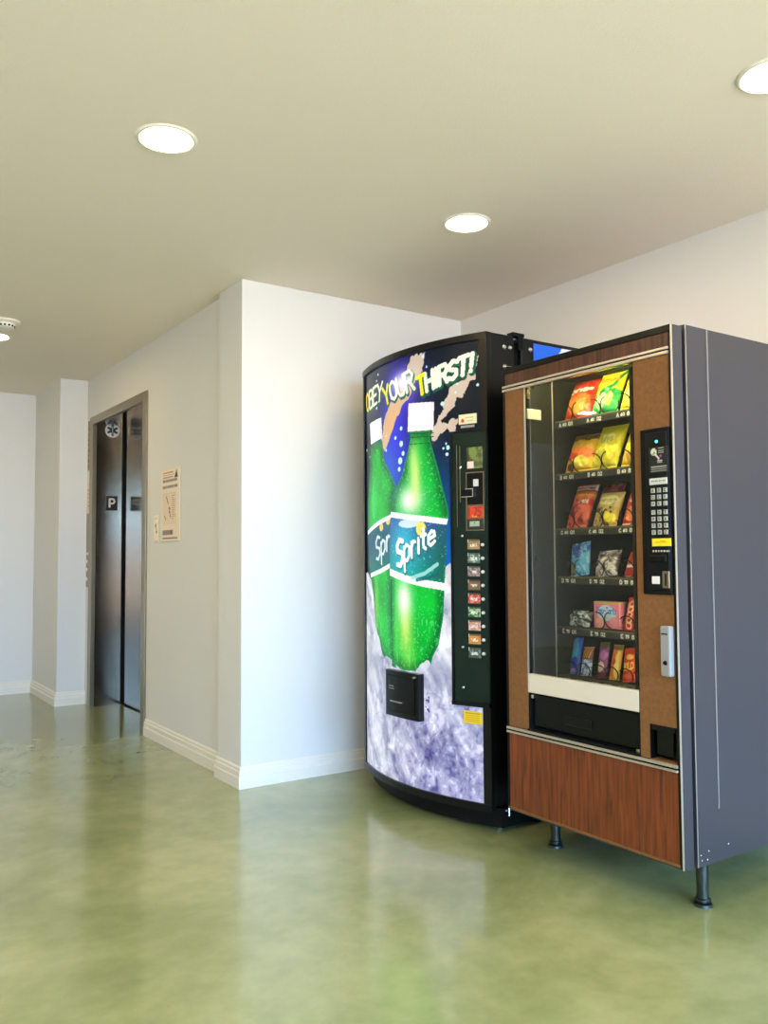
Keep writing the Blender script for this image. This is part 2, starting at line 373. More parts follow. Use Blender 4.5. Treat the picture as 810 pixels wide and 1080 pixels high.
# ---- lift doorway: steel surround, deep reveal, sliding doors
mb = MB(); XJ = 1.985
mb.box(XE-.012, XE+.02, 5.212, 5.285, 0, 2.135, .002); mb.box(XE-.012, XE+.02, 6.415, 6.490, 0, 2.135, .002)
mb.box(XE-.012, XE+.02, 5.285, 6.415, 2.075, 2.135, .002)
door = struct(mb.build('door_1', M['frame']))
mb = MB(); mb.box(XE+.02, XJ+.02, 6.412, 6.44, 0, 2.10); mb.box(XE+.02, XJ+.02, 5.262, 5.288, 0, 2.10); mb.box(XE+.02, XJ+.02, 5.288, 6.412, 2.078, 2.10)
mb.build('door_reveal', M['steel'], door)
MB().box(XJ, XJ+.03, 5.855, 6.412, .006, 2.078, .002).build('door_panel', M['steel'], door)
MB().box(XJ, XJ+.03, 5.288, 5.851, .006, 2.078, .002).build('door_panel', M['steel'], door)
MB().box(XJ-.012, XJ+.03, 5.288, 6.412, .0, .005).build('door_sill', M['blackm'], door)
MB().box(XJ-.014, XJ+.002, 6.400, 6.412, .006, 2.078).build('shadow_gap_strip', M['blackm'], door)  # black strip standing in for the shadow gap between reveal and door
MB().box(XJ+.03, XJ+.06, 5.262, 6.44, 0, 2.12).build('door_backing', M['blackm'], door)

# ---- signs on the lift's jamb (they face the camera side)
JY = 6.412
def starsign(p):
    c = (.055, .055); p.fill(p.circ(c, .0545), (232, 230, 222)); 
    for k in range(3):
        a = math.radians(90+60*k); dx, dy = math.cos(a)*.036, math.sin(a)*.036
        p.fill(p.stroke([(c[0]-dx, c[1]-dy), (c[0]+dx, c[1]+dy)], .017), (24, 26, 24))
    p.fill(p.stroke([(.055, .028), (.055, .082)], .0035), (225, 225, 220)); p.fill(p.stroke([(.051, .07), (.059, .062), (.051, .052), (.058, .044)], .0025), (225, 225, 220))
def disc_sign():
    n = 40; nr = 16; P = []; pc = []
    for i in range(nr+1):
        for k in range(n):
            a = 2*math.pi*k/n; r = .054*i/nr; P.append((r*math.cos(a)+.055, r*math.sin(a)+.055))
    P = np.array(P); pt = Paint(P[:, 0], P[:, 1], (232, 230, 222)); starsign(pt)
    co = np.stack([1.893-.055+P[:, 0], np.full(len(P), JY-.004), 2.043-.055+P[:, 1]], 1)
    F = [[i*n+k, i*n+(k+1) % n, (i+1)*n+(k+1) % n, (i+1)*n+k] for i in range(nr) for k in range(n)]
    k0 = len(co); rim = co[nr*n:].copy(); rim[:, 1] = JY-.0005; co = np.concatenate([co, rim])
    F += [[nr*n+k, nr*n+(k+1) % n, k0+(k+1) % n, k0+k] for k in range(n)]
    me = mesh_np('star_sign', co, F); set_col(me, np.concatenate([pt.C, pt.C[-n:]])); return link(me, 'star_sign', M['paint'], None, False, (1.893, JY, 1.989))
tag(disc_sign(), 'round white sign with black six-armed star on the steel elevator jamb', 'sign')
def psign(p):
    p.fill(p.text('P', [(.024, .025), (.062, .025), (.062, .085), (.024, .085)], .012), (226, 222, 206))
o = plate('level_sign', (1.852, JY-.005, 1.440), (1, 0, 0), (0, 0, 1), .084, .108, .0045, .003, psign, M['paint'], None, (22, 24, 22), None, (1.894, JY, 1.440))
tag(o, 'square black sign with a white letter P on the steel elevator jamb', 'sign')

# ---- things on the wall beside the lift
def notice(p):
    w, h = .305, .425; dk = (92, 62, 40)
    rng = random.Random(2)
    for z, hh, x1 in ((.400, .006, .20), (.385, .006, .22), (.372, .005, .2)): p.fill(p.rect(.03, x1, z, z+hh), (188, 150, 110))
    p.fill(p.poly([(.215, .366), (.275, .366), (.25, .415), (.238, .395)]), (60, 42, 30))
    for z in (.345, .312):
        x = .03
        while x < .255:
            q = rng.uniform(.006, .014); p.fill(p.rect(x, x+q, z, z+.016), dk); x += q+.004
    p.fill(p.rect(.03, .25, .279, .281), (222, 196, 160)); p.fill(p.rect(.03, .25, .10, .279), (240, 216, 184))
    for x, y, l in ((.09, .262, .03), (.10, .25, .03), (.13, .19, .02), (.14, .17, .03), (.135, .2, .01), (.06, .15, .02)):
        p.fill(p.stroke([(x, y), (x+.02, y-l)], .009), (130, 96, 66))
    for k in range(12):
        z = .262-k*.012; p.fill(p.rect(.175, .175+rng.uniform(.03, .065), z, z+.004), (196, 142, 112))
    x = .03
    while x < .20:
        q = rng.uniform(.008, .015); p.fill(p.rect(x, x+q, .040, .066), dk); x += q+.003
    p.fill(p.rect(.03, .27, .016, .022), (130, 96, 66))
o = plate('evacuation_notice', (XE-.006, 4.948, 1.180), (0, -1, 0), (0, 0, 1), .305, .425, .0055, .004, notice, M['paint'], None, (246, 226, 198), None, (XE, 4.79, 1.18))
tag(o, 'large cream notice with dark lettering and a diagram, right of the elevator', 'notice')
def smallnote(p):
    p.fill(p.rect(.02, .05, .145, .15), (120, 88, 60)); p.fill(p.stroke([(.02, .10), (.035, .115), (.04, .08)], .009), (110, 80, 52)); p.fill(p.circ((.045, .065), .01), (110, 78, 50)); p.fill(p.rect(.01, .065, .006, .010), (130, 96, 66))
o = plate('instruction_card', (XE-.004, 5.075, 1.175), (0, -1, 0), (0, 0, 1), .075, .165, .0035, .003, smallnote, M['paint'], None, (250, 232, 202), None, (XE, 5.04, 1.175))
tag(o, 'small cream card beside the large notice, nearer the elevator frame', 'notice')
def strip(p):
    for k in range(9):
        p.fill(p.rect(.012, .034, .02+k*.040, .045+k*.040), (84, 60, 50) if k % 2 else (120, 84, 70))
o = plate('braille_sign', (XE-.005, 6.562, 1.745), (0, -1, 0), (0, 0, 1), .046, .375, .0045, .004, strip, M['paint'], None, (150, 138, 104), None, (XE, 6.54, 1.745))
tag(o, 'narrow vertical sign of dark squares beside the top left of the elevator frame', 'sign')
cp = empty('call_station', (XE, 6.54, .87), 'tall narrow metal call button plate left of the elevator door', 'call button panel')
MB().box(XE-.008, XE-.0005, 6.508, 6.566, 1.13, 1.42, .002).build('upper_plate', M['frame'], cp)
MB().box(XE-.008, XE-.0005, 6.508, 6.566, .87, 1.11, .002).build('lower_plate', M['frame'], cp)
for z in (.93, 1.0, 1.06): MB().lathe([(.012, -.014), (.014, -.008)], (XE, 6.537, z), 16, 'x').build('call_button', M['white'], cp)
def dimple(p):
    for k in range(5): p.fill(p.rect(.01, .04, .02+k*.03, .034+k*.03), (196, 150, 132))
o = plate('fire_notice', (XE-.004, 6.562, 1.45), (0, -1, 0), (0, 0, 1), .05, .2, .0035, .004, dimple, M['paint'], None, (224, 204, 178), None, (XE, 6.54, 1.45))
tag(o, 'small pale notice above the elevator call plate', 'notice')

# ---- recessed ceiling downlights
def downlight(loc, label):
    x, y = loc; t = empty('downlight', (x, y, HC), label, 'ceiling light', 'recessed ceiling downlights')
    MB().lathe([(.081, .0), (.081, -.004), (.086, -.007), (.093, -.006), (.098, -.001), (.098, 0)], (x, y, HC), 48).build('trim_ring', M['base'], t, True)
    MB().lathe([(.080, -.0005), (.080, -.003), (.06, -.004), (.0005, -.0045)], (x, y, HC), 40).build('lens', M['lens'], t, True)
    return t
downlight((.932, 2.607), 'round white recessed downlight at upper left of the ceiling, largest one shown whole')
downlight((2.188, 2.612), 'round recessed ceiling downlight above the drinks machine, middle of the ceiling')
downlight((2.225, 1.312), 'round recessed downlight cut off by the right edge of the photo')
downlight((.915, 5.540), 'small far downlight at the left edge, just below the smoke detector')
for q in ((.932, 1.312), (-.36, 1.312), (-.36, 3.4), (-.36, 5.54), (.932, -.6), (2.2, -.6), (-1.7, 2.6), (-1.7, 5.54)): downlight(q, 'added recessed ceiling downlight out of view')  # extra unseen downlights, added to brighten and warm the room
t = empty('smoke_detector', (.912, 5.155, HC), 'white domed smoke detector with dark slots on the ceiling at the left edge', 'smoke detector')
MB().lathe([(.078, 0), (.078, -.010), (.070, -.016), (.052, -.018)], (.912, 5.155, HC), 36).build('mounting_base', M['base'], t, True)
MB().lathe([(.052, -.018), (.052, -.024), (.046, -.040), (.030, -.046), (.0005, -.047)], (.912, 5.155, HC), 36).build('sensor_dome', M['base'], t, True)
mb = MB()
for k in range(14):
    a = 2*math.pi*k/14; c, s = math.cos(a), math.sin(a); b = bmesh.new(); bmesh.ops.create_cube(b, size=1)
    for v in b.verts: v.co = Vector((.912+c*(.0485+v.co.x*.006)-s*v.co.y*.011, 5.155+s*(.0485+v.co.x*.006)+c*v.co.y*.011, HC-.032+v.co.z*.009))
    mb.merge(b)
mb.build('vent_slots', M['blackm'], t)

# ================================================================ THE DRINKS MACHINE
YA, YB = 2.557, 3.47; XC = 2.245; SAG = .10
def fx(Y):
    q = (Y-(YA+YB)/2)/((YB-YA)/2); return XC-SAG*(1-q*q)
def on(u, z, d=0):                      # point on the bowed front, d metres proud of it
    return Vector((fx(YB-u)-d, YB-u, z))
dm = empty('drink_vending_machine', (2.6, 3.02, 0), 'tall black drinks vending machine with bowed front showing green soda bottles', 'vending machine')
def bowed(name, y0, y1, z0, z1, d0, d1, m, parent=dm, n=28, bev=0):
    """a slab following the bow, from d0 to d1 metres proud of it"""
    ys = [y0+(y1-y0)*i/n for i in range(n+1)]
    o = [(fx(y)-d1, y) for y in ys]+[(fx(y)-d0, y) for y in reversed(ys)]
    return MB().prism(o, 2, z0, z1, bev).build(name, m, parent)
# cabinet
MB().box(2.425, 3.03, YA, YB, .09, 1.985, .006).build('cabinet', M['black'], dm)
# door: a deep shell behind the bowed face
ys = [YA+(YB-YA)*i/28 for i in range(29)]
MB().prism([(fx(y)+.012, y) for y in ys]+[(2.385, YB), (2.385, YA)], 2, .105, 1.983, .003).build('door', M['black'], dm)
MB().box(2.385, 2.425, YA+.02, YB-.02, .12, 1.965).build('door_gasket', M['blackm'], dm)
# raised border of the door
mb = MB()
def bslab(mb, u0, u1, z0, z1, d0, d1, n=20):
    ys = [YB-u1+(u1-u0)*i/n for i in range(n+1)]
    mb.prism([(fx(y)-d1, y) for y in ys]+[(fx(y)-d0, y) for y in reversed(ys)], 2, z0, z1)
bslab(mb, 0, YB-YA, 1.955, 1.983, -.012, .010); bslab(mb, 0, YB-YA, .085, .115, -.012, .010)
bslab(mb, 0, .034, .115, 1.955, -.012, .008, 3); bslab(mb, .881, YB-YA, .115, 1.955, -.012, .008, 3)
mb.build('door_border', M['black'], dm)
MB().prism([(fx(y)+.045, y) for y in ys]+[(2.95, YB-.02), (2.95, YA+.015)], 2, .018, .092).build('kick_base', M['blackm'], dm)
for x, y in ((2.33, 2.62), (2.33, 3.40), (2.92, 2.62), (2.92, 3.40)):
    MB().lathe([(.02, 0), (.022, .004), (.022, .010), (.010, .012), (.010, .02)], (x, y, 0), 18).build('levelling_foot', M['chrome'], dm)

# the backlit picture
ART = dict(
boltA=[(0.521,1.947), (0.610,1.946), (0.604,1.907), (0.586,1.869), (0.563,1.849), (0.544,1.815), (0.499,1.768), (0.466,1.748), (0.413,1.693), (0.355,1.612), (0.299,1.559), (0.270,1.623), (0.301,1.692), (0.357,1.769), (0.437,1.811), (0.473,1.864), (0.507,1.908)],
boltB=[(0.880,1.902), (0.863,1.842), (0.859,1.800), (0.839,1.795), (0.822,1.763), (0.805,1.734), (0.774,1.730), (0.761,1.692), (0.729,1.668), (0.699,1.648), (0.694,1.637), (0.727,1.629), (0.742,1.643), (0.782,1.651), (0.782,1.627), (0.764,1.621), (0.759,1.583), (0.741,1.592), (0.718,1.607), (0.694,1.589), (0.664,1.561), (0.644,1.571), (0.655,1.625), (0.685,1.670), (0.714,1.690), (0.700,1.712), (0.724,1.740), (0.743,1.777), (0.784,1.791), (0.818,1.806), (0.847,1.845)],
cap=[(0.505,1.744), (0.661,1.729), (0.656,1.612), (0.498,1.622)],
cap2=[(0.117,1.712), (0.271,1.718), (0.281,1.622), (0.132,1.610)],
bottle=[(0.511,1.626), (0.530,1.616), (0.639,1.615), (0.643,1.599), (0.633,1.588), (0.648,1.538), (0.687,1.424), (0.724,1.296), (0.733,1.257), (0.718,1.203), (0.717,1.109), (0.699,0.830), (0.674,0.720), (0.643,0.671), (0.632,0.639), (0.594,0.616), (0.548,0.600), (0.451,0.594), (0.399,0.609), (0.343,0.653), (0.345,0.778), (0.347,0.987), (0.350,1.197), (0.360,1.281), (0.394,1.363), (0.455,1.442), (0.497,1.537), (0.517,1.593)],
bottle2=[(0.131,1.606), (0.280,1.613), (0.299,1.520), (0.362,1.450), (0.410,1.387), (0.378,1.343), (0.376,1.196), (0.357,1.029), (0.370,0.779), (0.399,0.592), (0.351,0.595), (0.296,0.627), (0.223,0.683), (0.188,0.766), (0.163,0.895), (0.104,1.026), (0.071,1.197), (0.075,1.341), (0.113,1.473)],
label=[(0.351,1.269), (0.556,1.244), (0.723,1.222), (0.716,1.070), (0.691,0.961), (0.547,0.978), (0.348,1.016)],
lab2=[(0.071,1.197), (0.243,1.239), (0.360,1.262), (0.348,1.046), (0.250,1.019), (0.120,.996)],
ice=[(0.784,1.063), (0.735,1.055), (0.702,1.032), (0.551,0.871), (0.237,0.856), (0.190,0.940), (0.067,1.008), (0.024,1.007), (-0.007,-0.105), (0.887,0.033), (0.900,1.062)],
iceL=[(0.067,1.008), (0.133,0.850), (0.160,0.764), (0.236,0.719), (0.256,0.644), (0.333,0.610), (0.368,0.614)],
obey=[(0.064,1.775), (0.273,1.801), (0.284,1.878), (0.045,1.862)],
your=[(0.312,1.768), (0.545,1.802), (0.526,1.888), (0.284,1.847)],
thirst=[(0.574,1.770), (0.848,1.832), (0.858,1.905), (0.560,1.846)],
spr=[(0.415,1.035), (0.662,1.140), (0.662,1.222), (0.408,1.150)],
spr2=[(0.205,1.062), (0.349,1.121), (0.350,1.214), (0.194,1.167)],
dots=[(0.236,1.922), (0.218,1.895), (0.240,1.794), (0.216,1.771), (0.599,1.932), (0.620,1.884), (0.870,1.772), (0.779,1.788), (0.770,1.754), (0.705,1.715), (0.450,1.642), (0.404,1.606), (0.449,1.575), (0.463,1.532), (0.441,1.501), (0.433,1.465), (0.319,1.561), (0.320,1.625), (0.059,1.593), (0.114,1.554), (0.722,1.547), (0.731,1.530), (0.726,1.503), (0.708,1.529)],
lemon=[(0.579,1.207)],
lemon2=[(0.333,1.244), (0.264,1.217)],
hot=[(0.500,1.323), (0.557,1.413), (0.490,0.949), (0.505,1.193), (0.545,1.843), (0.527,0.870)],
iceL2=[(0.063,0.846), (0.146,0.785), (0.223,0.705), (0.266,0.603), (0.316,0.621), (0.368,0.585), (0.415,0.570)],
iceR2=[(0.612,0.640), (0.583,0.615), (0.548,0.596)]
)
def art(p):
    U, V = p.U, p.V
    n1 = fbm(U*9, V*9, 3); n2 = fbm(U*28, V*28, 8); n3 = fbm(U*70, V*70, 5)
    # night blue ground, brighter behind the bottles
    p.fill(p.glow((.40, 1.60), .15, .32), (46, 34, 216), 1)
    p.fill(p.glow((.47, 1.82), .13, .10), (110, 80, 255), .7)
    p.fill(np.clip((1.62-V)/.5, 0, 1)*np.clip((U-.10)/.2, 0, 1)*(V > .8), (0, 96, 190), .9)
    p.fill(p.glow((.30, 1.40), .12, .25), (30, 120, 235), .6)
    p.fill(p.glow((.08, 1.80), .14, .12), (60, 74, 96), .6)
    for b in ('boltA', 'boltB'):
        p.U, p.V = U+(n2-.5)*.030, V+(n3-.5)*.022; m_ = p.poly(ART[b]); p.U, p.V = U, V; p.fill(m_, (205, 186, 166))
        p.fill(m_*np.clip(n1*1.6-.55, 0, 1), (178, 152, 130), .5)
    p.fill(p.poly(ART['boltA'])*p.glow((.40, 1.66), .12, .12), (238, 176, 110), .8)
    for i, (a, b) in enumerate(ART['dots']):
        r = (.006, .005, .0045, .009, .007, .0045)[i % 6]
        if .35 < a < .48 and b > 1.46: r = (.013, .010, .015, .010, .009, .008)[i % 6]
        p.fill(p.circ((a, b), r), (190, 236, 250))
    # lettering with a dark green back shadow
    for t, q, w in (('OBEY', 'obey', .013), ('YOUR', 'your', .0155), ('THIRST!', 'thirst', .019)):
        p.fill(p.text(t, ART[q], w+.010, off=(.006, -.008)), (16, 84, 66))
    for t, q, w in (('OBEY', 'obey', .013), ('YOUR', 'your', .0155), ('THIRST!', 'thirst', .019)):
        p.fill(p.text(t, ART[q], w), (246, 246, 216)); p.fill(p.text(t, ART[q], w, only=(0,)), (238, 226, 30))
    p.fill(p.glow((.455, 1.845), .075, .045)*.95, (250, 246, 255))  # backlight hot spot painted over the lettering
    # ice
    ice = p.poly(ART['ice']) | (V < .60+.03*n1) | (p.poly(ART['iceL']))
    edge = V < (1.03+.05*n2); ice &= edge
    base = np.array((204, 206, 216))*np.ones(U.shape+(1,))
    low = np.clip((.75-V)/.5, 0, 1)*np.clip((U-.15)/.4, .35, 1)
    col = base*(1-low[..., None])+np.array((158, 158, 192))*low[..., None]
    f = fbm(U*19+2*n1+V*5, V*12-2*n1, 12, 6); g = fbm(U*46+3*n1, V*40, 22, 4)
    sh = np.clip((f-.5)*5.0, -1, 1)[..., None]*np.array((36, 35, 28)); cr = np.clip((g-.55)*6, 0, 1)[..., None]*np.array((-42, -46, -26))*low[..., None]
    cr2 = np.clip((.40-g)*7, 0, 1)[..., None]*np.array((50, 50, 46))*low[..., None]
    ridge = (np.abs(fbm(U*7+2, V*5+7, 31, 4)-.5) < .012)[..., None]*np.array((-26, -22, -12))
    C = np.clip(col+sh+cr+cr2+ridge, 0, 255); p.C = np.where(ice[..., None], C, p.C)
    dk = p.glow((.63, .47), .035, .035)*(n3 > .48)*ice; p.fill(dk > .35, (50, 46, 120), .75)
    dk = p.glow((.80, .30), .06, .03)*(n3 > .50)*ice; p.fill(dk > .45, (70, 66, 140), .6)
    p.fill(p.glow((.755, .485), .03, .022) > .6, (232, 234, 242), .7)
    p.fill(ice*p.glow((.80, .88), .06, .16), (236, 226, 232), .6)
    # bottles: the left one first, the right one over it
    def bottle(key, cap, axis, dark, lab, hot):
        m_ = p.poly(ART[key]); s = p.dist(ART[key]+[ART[key][0]])
        core = np.clip(s/.055, 0, 1)
        green = np.array(dark)*(1-core[..., None])+np.array((0, 176, 44))*core[..., None]
        green = green*(.82+.36*n1[..., None]); p.C = np.where(m_[..., None], np.clip(green, 0, 255), p.C)
        sp_ = (fbm(U*150, V*150, 41, 2) > .72)*m_; p.fill(sp_, (120, 240, 150), .45)
        run = (fbm(U*110, V*26, 51, 2) > .70)*m_*(V < .82); p.fill(run, (110, 236, 120), .45)
        for c, rx, ry, k, cc in hot: p.fill(m_*p.glow(c, rx, ry), cc, k)
        rim = m_*(s < .008); p.fill(rim, (30, 150, 84), .55)
        cm = p.poly(ART[cap]); p.fill(cm, (252, 246, 250)); p.fill(cm*(p.dist(ART[cap][1:3]) < .02), (226, 214, 222), .7)
        L = p.poly(ART[lab]) & m_; return m_, L
    m2, L2 = bottle('bottle2', 'cap2', .25, (6, 92, 50), 'lab2', [((.17, 1.35), .05, .12, .5, (70, 220, 110)), ((.20, .85), .03, .16, .6, (170, 230, 60))])
    p.fill(L2, (24, 92, 112)); p.fill(L2*np.clip((1.12-V)/.1, 0, 1), (10, 128, 100), .7)
    for k in range(2): p.fill(p.circ(ART['lemon2'][k], .019), (244, 206, 96))
    for key in ([(.071, 1.197), (.243, 1.239), (.37, 1.262)], [(.10, .992), (.25, 1.017), (.36, 1.046)]): p.fill(p.stroke(key, .020) & m2, (232, 246, 244))
    p.fill(p.text('Spr', ART['spr2'], .013) & m2, (214, 232, 236))
    m1, L1 = bottle('bottle', 'cap', .55, (0, 84, 34), 'label', [
        ((.505, 1.325), .075, .060, 1.0, (255, 255, 244)), ((.545, 1.42), .035, .12, .85, (236, 246, 130)), ((.53, 1.50), .03, .07, .6, (190, 240, 120)),
        ((.47, .78), .05, .13, .8, (228, 240, 110)), ((.46, .90), .055, .085, 1.0, (255, 255, 240)), ((.50, .66), .05, .08, .35, (150, 236, 80)), ((.40, .75), .02, .2, .4, (120, 240, 90))])
    for a, w in ((1.603, .006), (1.588, .005), (1.560, .004)):
        p.fill(p.stroke([(.50, a+.008), (.655, a-.004)], w) & (U > .49) & (U < .66), (8, 92, 40))
    t = np.clip((1.24-V)/.30, 0, 1)
    lc = np.array((36, 62, 140))*(1-t[..., None])+np.array((0, 158, 104))*t[..., None]
    p.C = np.where(L1[..., None], lc*(.85+.3*n1[..., None]), p.C)
    p.fill(L1*p.glow((.46, 1.12), .10, .14), (30, 196, 226), .85); p.fill(L1*p.glow((.70, 1.0), .05, .3), (20, 84, 70), .7)
    p.fill(L1*p.glow((.50, 1.225), .09, .022)*1.0 > .5, (228, 240, 252), .85)
    dots_ = (fbm(U*130, V*130, 61, 2) > .80)*L1; p.fill(dots_, (150, 232, 236), .6)
    p.fill(p.stroke([(.350, 1.271), (.49, 1.253), (.60, 1.241), (.726, 1.224)], .024) & m1, (240, 250, 246))
    p.fill(p.stroke([(.345, 1.016), (.42, 1.0), (.50, .984), (.60, .970), (.71, .958)], .030) & m1, (246, 252, 244))
    p.fill(p.stroke([(.52, .992), (.60, 1.012), (.67, 1.050)], .016) & m1, (150, 216, 214), .9); p.fill(p.stroke([(.55, .984), (.62, .994), (.67, 1.008)], .016) & m1, (14, 92, 104), .8)
    p.fill(p.circ((.579, 1.200), .030), (248, 222, 90)); p.fill(p.circ((.579, 1.200), .014), (230, 196, 70)); p.fill(p.circ((.579, 1.200), .007), (250, 232, 130))
    p.fill(p.text('Sprite', ART['spr'], .026, gap=.16, off=(.004, -.006)), (14, 96, 90), .6)
    p.fill(p.text('Sprite', ART['spr'], .0145, gap=.16), (240, 250, 250)); p.fill(p.text('Sprite', ART['spr'], .022, only=(0,), gap=.16), (240, 252, 252))
    # ice lapping the bottle bottoms
    for key in (ART['iceL2'], ART['iceR2']):
        s = p.dist(key); m_ = s < .004+.022*n2; C2 = np.clip(C*.55+np.array((228, 232, 238))*.45, 0, 255)
        p.C = np.where(m_[..., None], C2, p.C)
    low_ = (V < .622+.02*n2) & (U < .36); p.C = np.where(low_[..., None], C, p.C)
    low_ = (V < .606+.02*n2) & (U > .62); p.C = np.where(low_[..., None], C, p.C)
    p.fill(p.glow((.50, 1.30), .20, .30)*.12, (255, 255, 255))  # faint white backlight glow painted over the picture's middle
def bow(P):
    Q = P.copy(); q = (P[..., 1]-(YA+YB)/2)/((YB-YA)/2); Q[..., 0] = XC-SAG*(1-q*q); return Q
def shift_art(p):                     # plate coordinates start at the plate's corner
    p.U = p.U+.034; p.V = p.V+.112; art(p)
plate('backlit_panel', (0, YB-.034, .112), (0, -1, 0), (0, 0, 1), .848, 1.846, .006, .0025, shift_art, M['backlit'], dm, (9, 20, 32), bow)

# coin and selection column, set on the right of the picture
def col_slab(name, u0, u1, z0, z1, d0, d1, m, parent=None):
    mb = MB(); bslab(mb, u0, u1, z0, z1, d0, d1, 6); return mb.build(name, m, parent or dm)
colp = col_slab('selection_column', .757, YB-YA-.004, .500, 1.585, .001, .010, M['dgreen'])
mb = MB(); bslab(mb, .752, .762, .490, 1.590, .001, .014, 2); bslab(mb, .752, YB-YA, .488, .505, .001, .016, 6); bslab(mb, .752, YB-YA, 1.580, 1.592, .001, .012, 6)
mb.build('column_frame', M['black'], dm)
mb = MB(); bslab(mb, .780, .783, 1.20, 1.535, .006, .010, 1); bslab(mb, .794, .797, 1.30, 1.53, .006, .010, 1); mb.build('column_trim', M['frame'], colp)
def cplate(name, u0, u1, z0, z1, fn, base, parent=None, d=.012, m='paint', res=.0025):
    th = .003
    def cv(P): Q = bow(P); Q[..., 0] -= d; return Q
    return plate(name, (0, YB-u0, z0), (0, -1, 0), (0, 0, 1), u1-u0, z1-z0, th, res, fn, M[m], parent or dm, base, cv)
def disp(p):
    n = fbm(p.U*90, p.V*60, 4); p.fill(n > .52, (120, 150, 70), .8); p.fill(n < .40, (70, 66, 40), .7)
    p.fill(p.rect(.0, .030, .0, .030), (236, 214, 200)); p.fill(p.rect(0, .008, .03, .1), (44, 44, 32), .8)
cplate('bill_instructions', .829, .894, 1.434, 1.520, disp, (104, 104, 62), colp)
mb = MB()
for a in ((.824, .828, 1.185, 1.420), (.897, .901, 1.185, 1.420), (.824, .901, 1.416, 1.420), (.824, .901, 1.185, 1.189), (.824, .901, 1.284, 1.288), (.824, .901, 1.230, 1.234)):
    bslab(mb, *a, .010, .014, 1)
mb.build('payment_frame', M['frame'], colp)
bill = col_slab('bill_acceptor', .830, .895, 1.292, 1.412, .010, .013, M['blackm'], colp)
mb = MB(); bslab(mb, .860, .878, 1.362, 1.390, .012, .018, 1); mb.build('bill_light', M['white'], bill)
mb = MB(); bslab(mb, .816, .866, 1.322, 1.350, .012, .028, 2); mb.build('bill_slot', M['blackm'], bill)
mb = MB(); bslab(mb, .828, .868, 1.350, 1.354, .012, .022, 1); bslab(mb, .865, .868, 1.320, 1.354, .012, .030, 1); bslab(mb, .818, .868, 1.319, 1.322, .026, .031, 1); mb.build('slot_edge', M['chrome'], bill)
def red(p):
    p.fill(p.rect(.004, .010, .006, .042), (120, 34, 18)); p.fill(p.text('75', [(.024, .008), (.058, .008), (.058, .040), (.024, .040)], .004), (120, 30, 16)); p.fill(p.circ((.022, .008), .003), (250, 190, 90))
    p.fill(p.rect(.030, .04, .004, .01), (240, 170, 80))
cplate('price_panel', .830, .895, 1.235, 1.283, red, (216, 66, 34), colp)
def coin(p): p.fill(p.rect(.006, .048, .008, .032), (172, 178, 156)); p.fill(p.circ((.027, .024), .0035), (40, 40, 36)); p.fill(p.rect(.008, .046, .008, .012), (90, 96, 84))
cplate('coin_plate', .832, .893, 1.191, 1.229, coin, (40, 50, 40), colp)
labs = [((150, 120, 84), (196, 150, 90)), ((80, 110, 92), (200, 210, 190)), ((120, 92, 88), (190, 170, 170)), ((92, 110, 70), (206, 50, 50)), ((206, 70, 60), (240, 160, 140)),
        ((34, 92, 40), (200, 220, 170)), ((206, 140, 118), (240, 200, 180)), ((200, 150, 70), (220, 120, 40)), ((60, 84, 66), (140, 150, 130))]
def lab_fn(a, b, i):
    def f(p):
        n = fbm(p.U*160+i*5, p.V*160, i); p.fill(n > .52, b, .8); p.fill(p.V < .004, (40, 50, 40)); p.fill(p.V > .036, (40, 44, 36), .6); p.fill((p.U < .004) & (p.V > .03), (220, 240, 230)); p.fill((p.U > .012) & (p.U < .04) & (np.abs(p.V-.02) < .006) & (fbm(p.U*300+i, p.V*200, i+3) > .45), (236, 230, 214))
    return f
for i, (a, b) in enumerate(labs):
    z = 1.150-i*.0537
    cplate('flavour_label', .828, .878, z-.042, z, lab_fn(a, b, i), a, colp, res=.002)
    c = on(.890, z-.022); MB().lathe([(.0045, -.017), (.0065, -.014), (.0065, .0)], c, 14, 'x').build('selection_button', M['white'], colp)
for u, z in ((.806, 1.165), (.803, .720), (.803, .560), (.800, 1.440)):
    MB().lathe([(.0045, -.016), (.006, -.013), (.006, .0)], on(u, z), 12, 'x').build('screw', M['chrome'], colp)
def brand(p):
    p.fill(p.circ((.018, .014), .008), (206, 60, 54)); p.fill(p.rect(.03, .07, .022, .028), (190, 196, 150)); p.fill(p.rect(.034, .066, .010, .014), (200, 190, 140))
cplate('bill_label', .786, .864, 1.618, 1.658, brand, (240, 232, 186), d=.003)
col_slab('bill_label_ledge', .800, .860, 1.602, 1.612, .001, .008, M['chrome'])
def yel(p):
    for k in range(5): p.fill(p.rect(.008, .070, .008+k*.008, .011+k*.008), (206, 150, 20))
cplate('warning_sticker', .793, .872, .418, .468, yel, (246, 206, 40), d=.003)
# delivery hatch, a proud black box
hatch = MB(); bslab(hatch, .356, .590, .398, .592, .001, .030, 10); hatch = hatch.build('delivery_hatch', M['black'], dm)
mb = MB(); bslab(mb, .376, .570, .420, .572, .030, .036, 10); mb.build('hatch_door', M['dark_glass'], hatch)
mb = MB(); bslab(mb, .410, .500, .462, .467, .036, .042, 6); mb.build('hatch_lip', M['chrome'], hatch)
mb = MB(); bslab(mb, .395, .430, .525, .530, .036, .037, 6); bslab(mb, .395, .435, .515, .518, .036, .037, 6); mb.build('hatch_label', M['grey'], hatch)
MB().lathe([(.004, -.045), (.005, -.04), (.005, -.03)], on(.575, .578), 12, 'x').build('screw', M['chrome'], hatch)
